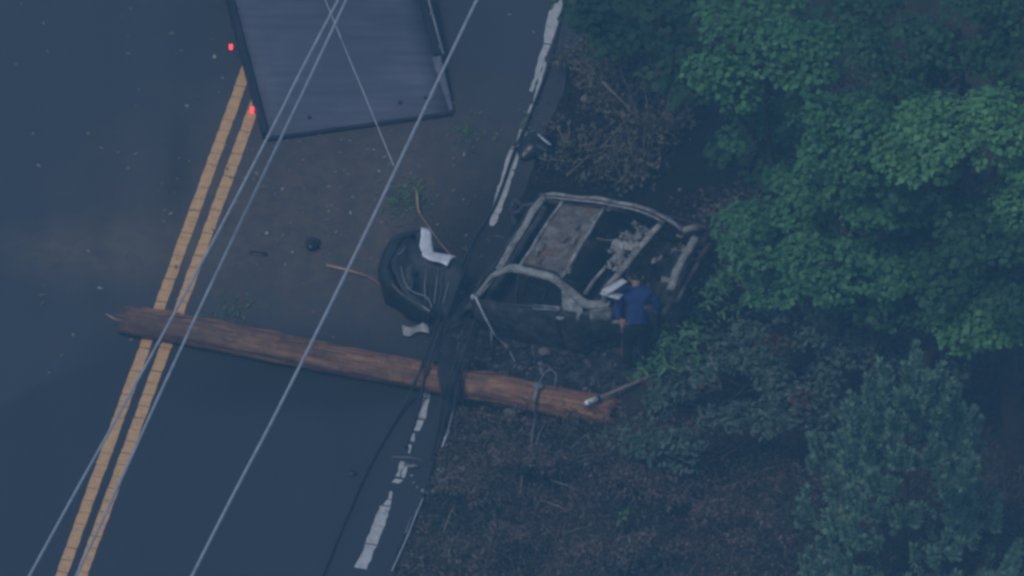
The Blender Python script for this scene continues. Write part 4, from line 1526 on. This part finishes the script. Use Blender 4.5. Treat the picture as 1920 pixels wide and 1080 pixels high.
pel = (0, 0, .95, .12)
LHAND = (-.185, -.03, .84)
RHAND = (.27, .20, .86)


def hand(h, side_, curl):
    x, y, z = h
    out = []
    palm = (x, y, z, .030)
    kn = (x, y + .03, z - .055, .028)
    for i, dx in enumerate((-.028, -.010, .010, .028)):
        ln = (.045, .052, .050, .040)[i]
        out.append([palm, kn, (x + dx, y + .035, z - .075, .0095), (x + dx, y + .035 + curl * ln, z - .075 - ln * (1 - curl), .009), (x + dx, y + .035 + curl * ln - curl * .02, z - .075 - ln * 1.5 * (1 - curl) - curl * .03, .008)])
    out.append([palm, (x - side_ * .035, y + .02, z - .03, .012), (x - side_ * .045, y + .05, z - .055, .010), (x - side_ * .035, y + .07, z - .07, .009)])
    return out


body_ch = [[pel, (0, .08, 1.08, .11), (0, .19, 1.21, .115), (0, .30, 1.26, .11), (0, .385, 1.32, .06), (0, .43, 1.33, .055), (0, .48, 1.335, .085), (0, .545, 1.32, .095), (0, .585, 1.26, .07), (0, .585, 1.21, .05)]]
for s in (-1, 1):
    body_ch.append([pel, (s * .10, .0, .88, .090), (s * .12, .03, .50, .060), (s * .13, -.01, .10, .045), (s * .14, .06, .05, .042), (s * .145, .16, .04, .034)])
sh = (0, .30, 1.26, .11)
body_ch.append([sh, (-.18, .30, 1.26, .058), (-.27, .14, 1.08, .043), (LHAND[0], LHAND[1], LHAND[2], .030)])
body_ch.append([sh, (.18, .30, 1.26, .058), (.30, .25, 1.08, .043), (RHAND[0], RHAND[1], RHAND[2], .030)])
body_ch += hand(LHAND, -1, .8)
body_ch += hand(RHAND, 1, .3)
skinned('body', body_ch, M['skin'], per)
shirt = [[(0, .0, .93, (.17, .15)), (0, .015, .95, (.175, .15)), (0, .04, .99, (.175, .15)), (0, .11, 1.09, (.18, .155)), (0, .20, 1.18, (.185, .155)), (0, .30, 1.265, (.19, .15)), (0, .365, 1.31, .085)]]
s0 = (0, .30, 1.265, (.19, .15))
shirt.append([s0, (-.205, .30, 1.265, .092), (-.25, .22, 1.20, .080), (-.285, .14, 1.07, .072), (-.25, .06, .96, .064)])
shirt.append([s0, (.205, .30, 1.265, .092), (.26, .27, 1.20, .080), (.31, .25, 1.07, .072), (.30, .23, .96, .064)])
so = skinned('shirt', shirt, M['shirt'], per, 3)
tx = bpy.data.textures.new('shirt_folds', 'CLOUDS')
tx.noise_scale = .11
dm = so.modifiers.new('folds', 'DISPLACE')
dm.texture = tx
dm.strength = .045
dm.mid_level = .5
tr = [[(0, .0, 1.0, .13), (0, 0, .90, (.17, .15))]]
for s in (-1, 1):
    tr.append([(0, 0, .90, (.17, .15)), (s * .105, .0, .80, .122), (s * .122, .03, .50, .092), (s * .13, -.01, .12, .078)])
skinned('trousers', tr, M['trousers'], per)
for s in (-1, 1):
    skinned('boot', [[(s * .13, -.03, .14, .058), (s * .13, -.02, .06, .060), (s * .138, .06, .05, .052), (s * .145, .17, .042, .044)]], M['boot'], per)
skinned('hair', [[(0, .45, 1.375, .060), (0, .51, 1.40, .086), (0, .575, 1.375, .083), (0, .61, 1.325, .05)]], M['hair'], per)
for s in (-1, 1):
    skinned('ear', [[(s * .095, .53, 1.365, .018), (s * .105, .535, 1.335, .016), (s * .10, .54, 1.41, .010)]], M['skin'], per, 1)
# face features, looking down and away
MB().chunk(PZ + Vector((0, .655, 1.26)), .018).build('nose', M['skin'], per)
for s in (-1, 1):
    MB().chunk(PZ + Vector((s * .035, .648, 1.29)), .012).build('eye', M['hair'], per)

# orange-brown tool shaft, upright in the left hand
hx = PZ + Vector((LHAND[0] - .0, LHAND[1] + .055, 0))
lo = P(1166, 706, -.04)
hi = PZ + Vector((LHAND[0] + .005, LHAND[1] + .05, .98)) * PS
t = empty('hand_tool', lo, 'orange brown shafted tool standing upright in the hand of the person', 'tool')
MB().tube([lo + (hi - lo) * f for f in (.0, .3, .6, 1.0)], [.021, .019, .019, .021], 8).build('shaft', M['orange'], t)
MB().tube([lo + Vector((-.03, 0, .02)), lo + Vector((0, 0, .05)), lo + Vector((.09, .02, .03)), lo + Vector((.13, .04, .02))], [.014, .024, .014, .006], 6).build('head', M['frame'], t)

# grey pole with a white tip leaning on the utility pole
tip, tail = P(1097, 757, .42), P(1236, 699, .52)
t = empty('white_tipped_rod', Vector(((tip.x + tail.x) / 2, (tip.y + tail.y) / 2, 0)), 'slim grey brown rod with a white tip resting on the fallen pole', 'rod')
d = (tail - tip).normalized()
MB().tube([tip + d * .19, tip + d * .6, tail + d * .4], .024, 8).build('shaft', plain('grey_brown_rod', (.20, .16, .14), (.12, .10, .09), 9, .7), t)
MB().tube([tip, tip + d * .02, tip + d * .17], [.028, .036, .036], 10).build('tip', M['whitepaint'], t)
MB().tube([tip + d * .17, tip + d * .21], .042, 10).build('collar', M['frame'], t)

# ------------------------------------------------------------------ loose debris
def rod(pts, r, label, m, name, cat, group=None):
    R = r if isinstance(r, (list, tuple)) else [r] * len(pts)
    tag(MB().tube([P(*p) for p in pts], R, 6).build(name, M[m]), label, cat, group)


rod([(891, 556, .85), (906, 588, .6), (924, 622, .30), (932, 634, .2)], .014, 'bent silver rod leaning from the front of the car', 'pale', 'bent_rod', 'rod')
rod([(932, 632, .15), (952, 652, .06), (972, 690, .02)], .012, 'grey rod on the ground below the bent silver rod', 'galv', 'metal_rod', 'rod')
rod([(921, 622, .28), (922, 640, .15), (922, 660, .03)], .012, 'short upright grey rod under the bent silver rod', 'galv', 'metal_rod', 'rod')
rod([(612, 497, .03), (650, 506, .035), (690, 518, .03)], [.016, .022, .012], 'pale brown splintered stick on the road left of the bumper', 'splinter', 'wood_splinter', 'stick')
rod([(690, 518, .02), (706, 528, .02), (722, 545, .015)], [.012, .009, .005], 'dark thin twig joining the pale stick and bumper', 'stick', 'twig', 'twig')
rod([(781, 357, .14), (784, 392, .06), (788, 402, .05)], [.016, .016, .012], 'pale upright broken branch above the bumper', 'splinter', 'broken_branch', 'branch')
rod([(785, 398, .04), (802, 422, .10), (825, 455, .3), (848, 482, .46)], [.014, .013, .012, .008], 'brown twig leaning on the white fender edge', 'stick', 'twig', 'twig')
rod([(1006, 775, .12), (998, 815, .1), (994, 846, .05)], .012, 'pale thin rod below the clamp on the pole', 'galv', 'metal_rod', 'rod')
rod([(1022, 790, .1), (1008, 822, .08), (1002, 850, .05)], .009, 'second thinner rod below the clamp on the pole', 'galv', 'metal_rod', 'rod')
rod([(1070, 842, .05), (1085, 826, .1), (1104, 812, .12)], .012, 'short pale stick below the right end of the pole', 'greystick', 'dead_stick', 'stick')
rod([(979, 892, .3), (977, 912, .22), (974, 935, .15)], .010, 'thin pale stick standing in the brown brush', 'greystick', 'dead_stick', 'stick')
rod([(772, 968, .02), (766, 984, .02), (760, 1000, .02)], .010, 'short pale strip on the shoulder near the bottom', 'galv', 'metal_strip', 'strip')
rod([(842, 806, .03), (835, 822, .04), (829, 838, .03)], [.008, .014, .01], 'small pale sliver below the charred sheet', 'pale', 'metal_sliver', 'sliver')
rod([(858, 735, .1), (850, 770, .05), (838, 815, .02)], .012, 'grey strap hanging from the charred sheet', 'galv', 'strap', 'strap')

# black scrap by the edge line
t = empty('black_car_scrap', P(1010, 275, 0), 'black crushed car scrap beside the white edge line above the car', 'scrap')
mb = MB().slab([[P(975 + 13 * i, 262 + 9 * j - 3 * i * (j < 2), .06 + .12 * math.sin(i * .8) * math.sin(j * .9 + .3)) for j in range(5)] for i in range(6)], .015)
mb.crumple(.06, 5).build('shell', M['plastic'], t)
MB().tube([P(964, 280, .05), P(978, 268, .08), P(990, 256, .08)], [.02, .035, .02], 6).build('arm', M['plastic'], t)
MB().tube([P(1009, 252, .24), P(1022, 264, .24), P(1033, 272, .22)], [.012, .015, .012], 6).build('bright_strip', M['pale'], t)
MB().slab([[P(1004 + 8 * i, 266 + 6 * j + 3 * i, .22) for j in range(3)] for i in range(4)], .01).crumple(.02, 8).build('grey_plate', M['grayplastic'], t)
MB().tube([P(1010, 296, .06), P(1020, 299, .06), P(1032, 302, .05)], [.01, .014, .01], 6).build('small_strip', M['galv'], t)

t = empty('black_fragment', P(590, 460, 0), 'small black car fragment alone on the road near the yellow lines', 'fragment')
MB().slab([[P(576 + 6 * i, 449 + 6 * j, .05 + .04 * math.sin(i) - .01 * j) for j in range(4)] for i in range(5)], .02).crumple(.04, 9).build('shell', M['plastic'], t)
MB().chunk(P(590, 466, .04), .035).build('lug', M['grayplastic'], t)
mb = MB().slab([[P(469 + 8 * i, 471 + 3 * j + .8 * i, .015) for j in range(3)] for i in range(5)], .01)
tag(mb.crumple(.015, 9).build('rubber_strip', M['plastic']), 'flat dark rubber strip on the road beside the yellow lines', 'strip')
mb = MB().slab([[P(655 + 4 * i, 884 + 4 * j, .03) for j in range(3)] for i in range(4)], .015)
tag(mb.crumple(.03, 9).build('plastic_chip', M['plastic']), 'small black chip on the lower road left of the fallen cable', 'chip')
mb = MB().slab([[P(756 + 9 * i, 613 + 5 * j + (4 * math.sin(i * 1.3)), .05 + .03 * math.sin(i * 1.5)) for j in range(4)] for i in range(6)], .01)
tag(mb.crumple(.05, 7).build('crumpled_foil', plain('pale_foil', (.40, .40, .38), (.16, .16, .15), 12, .6)), 'crumpled pale foil scrap on the road below the bumper', 'scrap')
mb = MB().slab([[P(760 + 8 * i, 868 + 3 * j + 1.5 * i, .03 + .01 * math.sin(i)) for j in range(3)] for i in range(4)], .01)
tag(mb.crumple(.02, 9).build('pale_scrap', M['galv']), 'bent pale scrap beside the worn white line', 'scrap')
# chain of pale chips in an arc by the white line
pts = [(772, 892), (776, 905), (782, 914), (792, 920), (802, 924), (811, 922), (819, 914), (827, 908), (832, 900), (840, 896), (848, 893), (828, 886), (832, 880), (822, 880)]
ORD = ['first', 'second', 'third', 'fourth', 'fifth', 'sixth', 'seventh', 'eighth', 'ninth', 'tenth', 'eleventh', 'twelfth', 'thirteenth', 'last']
for i, (x, y) in enumerate(pts):
    tag(MB().chunk(P(x, y, .03), random.uniform(.022, .038), .6).build('pale_chip', M['galv'], smooth=False), ORD[i] + ' pale chip along the arc of debris, counted from the worn white line', 'chip', 'chips in an arc by the white line')
for px, py, r, lab in [(962, 775, .15, 'rounded grey stone just below the pole right of the charred sheet'), (1022, 664, .09, 'pale stone on the burnt ground below the car door'), (826, 664, .075, 'tan stone above the pole left of the charred sheet'),
                       (1062, 262, .085, 'orange brown stone right of the black scrap'), (1097, 187, .075, 'pale flat stone at the left of the dry brush'), (926, 962, .06, 'pale stone in the brown brush near the white line'), (906, 970, .045, 'small tan stone left of the pale stone in the brush'),
                       (912, 536, .07, 'tan lump by the front pillar of the burnt car'), (990, 704, .05, 'small bright stone above the pole right of the charred sheet'), (1180, 693, .045, 'small pale stone at the feet of the person'), (1275, 357, .035, 'tiny pale stone on the black ground above the car tail')]:
    p = gp(px, py)
    mm = M['rock'] if 'orange' not in lab and 'tan' not in lab else plain('tan_stone', (.24, .14, .09), (.12, .075, .05), 9, .9, bmp=.4)
    tag(MB().chunk(p + Vector((0, 0, r * .3)), r, .75).crumple(.01, 9).build('stone', mm, smooth=True), lab, 'stone', 'stones around the wreck')

# rubble of burnt fragments on the verge, glass crumbs and leaves on the road (uncountable)
mb = MB()
rub = [(870, 580), (1180, 620), (1210, 700), (1160, 730), (1000, 720), (830, 690), (830, 620)]
for p in scatter(rub, 520, 0):
    mb.chunk(p + Vector((0, 0, .01)), random.uniform(.015, .06), .6)
tag(mb.build('burnt_rubble', M['soot'], smooth=False), 'burnt black rubble between the car and the pole', 'rubble', kind='stuff')
mb = MB()
rub2 = [(850, 420), (930, 440), (900, 540), (860, 620), (830, 840), (1000, 850), (1150, 810), (1170, 740), (1230, 690), (1200, 620), (880, 600), (880, 520)]
for p in scatter(rub2, 190, 0):
    mb.chunk(p + Vector((0, 0, .015)), random.uniform(.01, .04), .6)
tag(mb.build('pale_rubble', M['rock'], smooth=False), 'small pale stones and ash lumps around the pole and car', 'rubble', kind='stuff')
mb = MB()
for p in scatter(rub2, 150, 0):
    a = Vector((random.uniform(-.2, .2), random.uniform(-.2, .2), random.uniform(0, .12)))
    mb.tube([p + Vector((0, 0, .01)), p + a * .5 + Vector((0, 0, .03)), p + a + Vector((0, 0, .01))], [.006, .007, .004], 4)
tag(mb.build('burnt_twigs', M['greystick']), 'burnt twigs and wire ends around the pole and car', 'twigs', kind='stuff')
mb = MB()
for p in scatter([(860, 600), (1180, 640), (1190, 700), (1150, 730), (850, 680)], 70, 0):
    q = p + Vector((0, 0, .03))
    pth = [q]
    for _ in range(5):
        pth.append(pth[-1] + Vector((random.uniform(-.13, .13), random.uniform(-.12, .12), random.uniform(-.03, .05))))
    mb.tube(smoothpath(pth, 3), random.uniform(.004, .010), 5)
tag(mb.build('tangled_wiring', M['cable']), 'tangle of burnt black wiring on the ground between car and pole', 'wiring', kind='stuff')
mb = MB()
for p in scatter([(850, 520), (905, 560), (930, 640), (900, 690), (830, 690), (815, 630)], 60, 0):
    w_, h_ = random.uniform(.03, .12), random.uniform(.02, .07)
    a_ = random.random() * 6.28
    e1, e2 = Vector((math.cos(a_), math.sin(a_), random.uniform(-.2, .4))), Vector((-math.sin(a_), math.cos(a_), random.uniform(0, .8)))
    k0 = len(mb.v)
    mb.slab([[p + Vector((0, 0, .05)) + e1 * (w_ * (i / 3 - .5) * 2) + e2 * (h_ * (j / 2 - .5) * 2) for j in range(3)] for i in range(4)], .008)
    mb.crumple(.05, 8, k0)
tag(mb.build('charred_scraps', M['ashdark'], smooth=False), 'charred sheet scraps between the torn bumper, the car and the pole', 'scraps', kind='stuff')
# dark soil thrown onto the asphalt by the wreck
cs = []
sp = [(720, 360), (930, 420), (900, 600), (830, 700), (700, 640), (600, 520), (480, 480), (470, 330), (560, 270), (860, 240)]
for p in scatter(sp, 1500, 0):
    cs.append((p.x, p.y, .008 + random.random() * .01))
C = np.array(cs)
o = leaves('dirt_crumbs', C, rng.normal(size=C.shape) * .2 + np.array([0, 0, 1]), rng.uniform(.012, .045, len(C)) * rng.uniform(.5, 1, len(C)), OVAL_T, M['brownleaf'])
tag(o, 'brown crumbs of soil and bark strewn over the road', 'dirt', kind='stuff')
cs = []
spots = [(62, 250), (165, 250), (190, 277), (240, 315), (350, 198), (373, 181), (322, 62), (398, 74), (402, 106), (320, 400), (187, 540), (137, 627), (78, 553), (80, 568), (72, 310), (308, 265), (255, 288), (500, 437), (530, 441), (652, 327), (787, 312), (790, 340), (735, 245), (892, 345), (640, 262), (690, 280), (720, 295), (560, 265), (600, 250), (850, 310), (870, 290), (750, 421), (340, 95), (120, 480), (165, 470), (330, 500), (1000, 60), (955, 27), (240, 100), (30, 120)]
for x, y in spots:
    p = P(x, y, .016)
    cs.append(tuple(p))
for i in range(230):
    x, y = random.gauss(660, 160), random.gauss(340, 95)
    p = P(x, y, .014)
    if w2uv(p.x, p.y)[0] < .2 and y > 262: cs.append(tuple(p))
for i in range(25):
    p = P(random.uniform(0, 420), random.uniform(0, 700), .014)
    cs.append(tuple(p))
C = np.array(cs)
S = np.concatenate([rng.uniform(.06, .10, len(spots)), rng.uniform(.025, .07, len(cs) - len(spots))])
o = leaves('fallen_leaves', C, rng.normal(size=C.shape) * .15 + np.array([0, 0, 1]), S, OVAL_T, M['litter'])
tag(o, 'pale fallen leaves scattered over the road', 'leaves', kind='stuff')

# ------------------------------------------------------------------ haze
hz = MB().box((0, 0, (CAM.z + 4 - 2) / 2), (640, 640, CAM.z + 4 + 2)).build('haze', None, smooth=False)
m = bpy.data.materials.new('haze_air')
m.use_nodes = True
nt = m.node_tree
nt.nodes.remove(nt.nodes['Principled BSDF'])
pv = nt.nodes.new('ShaderNodeVolumePrincipled')
pv.inputs['Color'].default_value = (*HAZE_COLOR, 1)
pv.inputs['Density'].default_value = HAZE_DENSITY
pv.inputs['Anisotropy'].default_value = 0.0
nt.links.new(pv.outputs[0], nt.nodes['Material Output'].inputs['Volume'])
hz.data.materials.append(m)
tag(hz, 'thin bluish haze in the air over the whole scene', 'haze', kind='stuff')
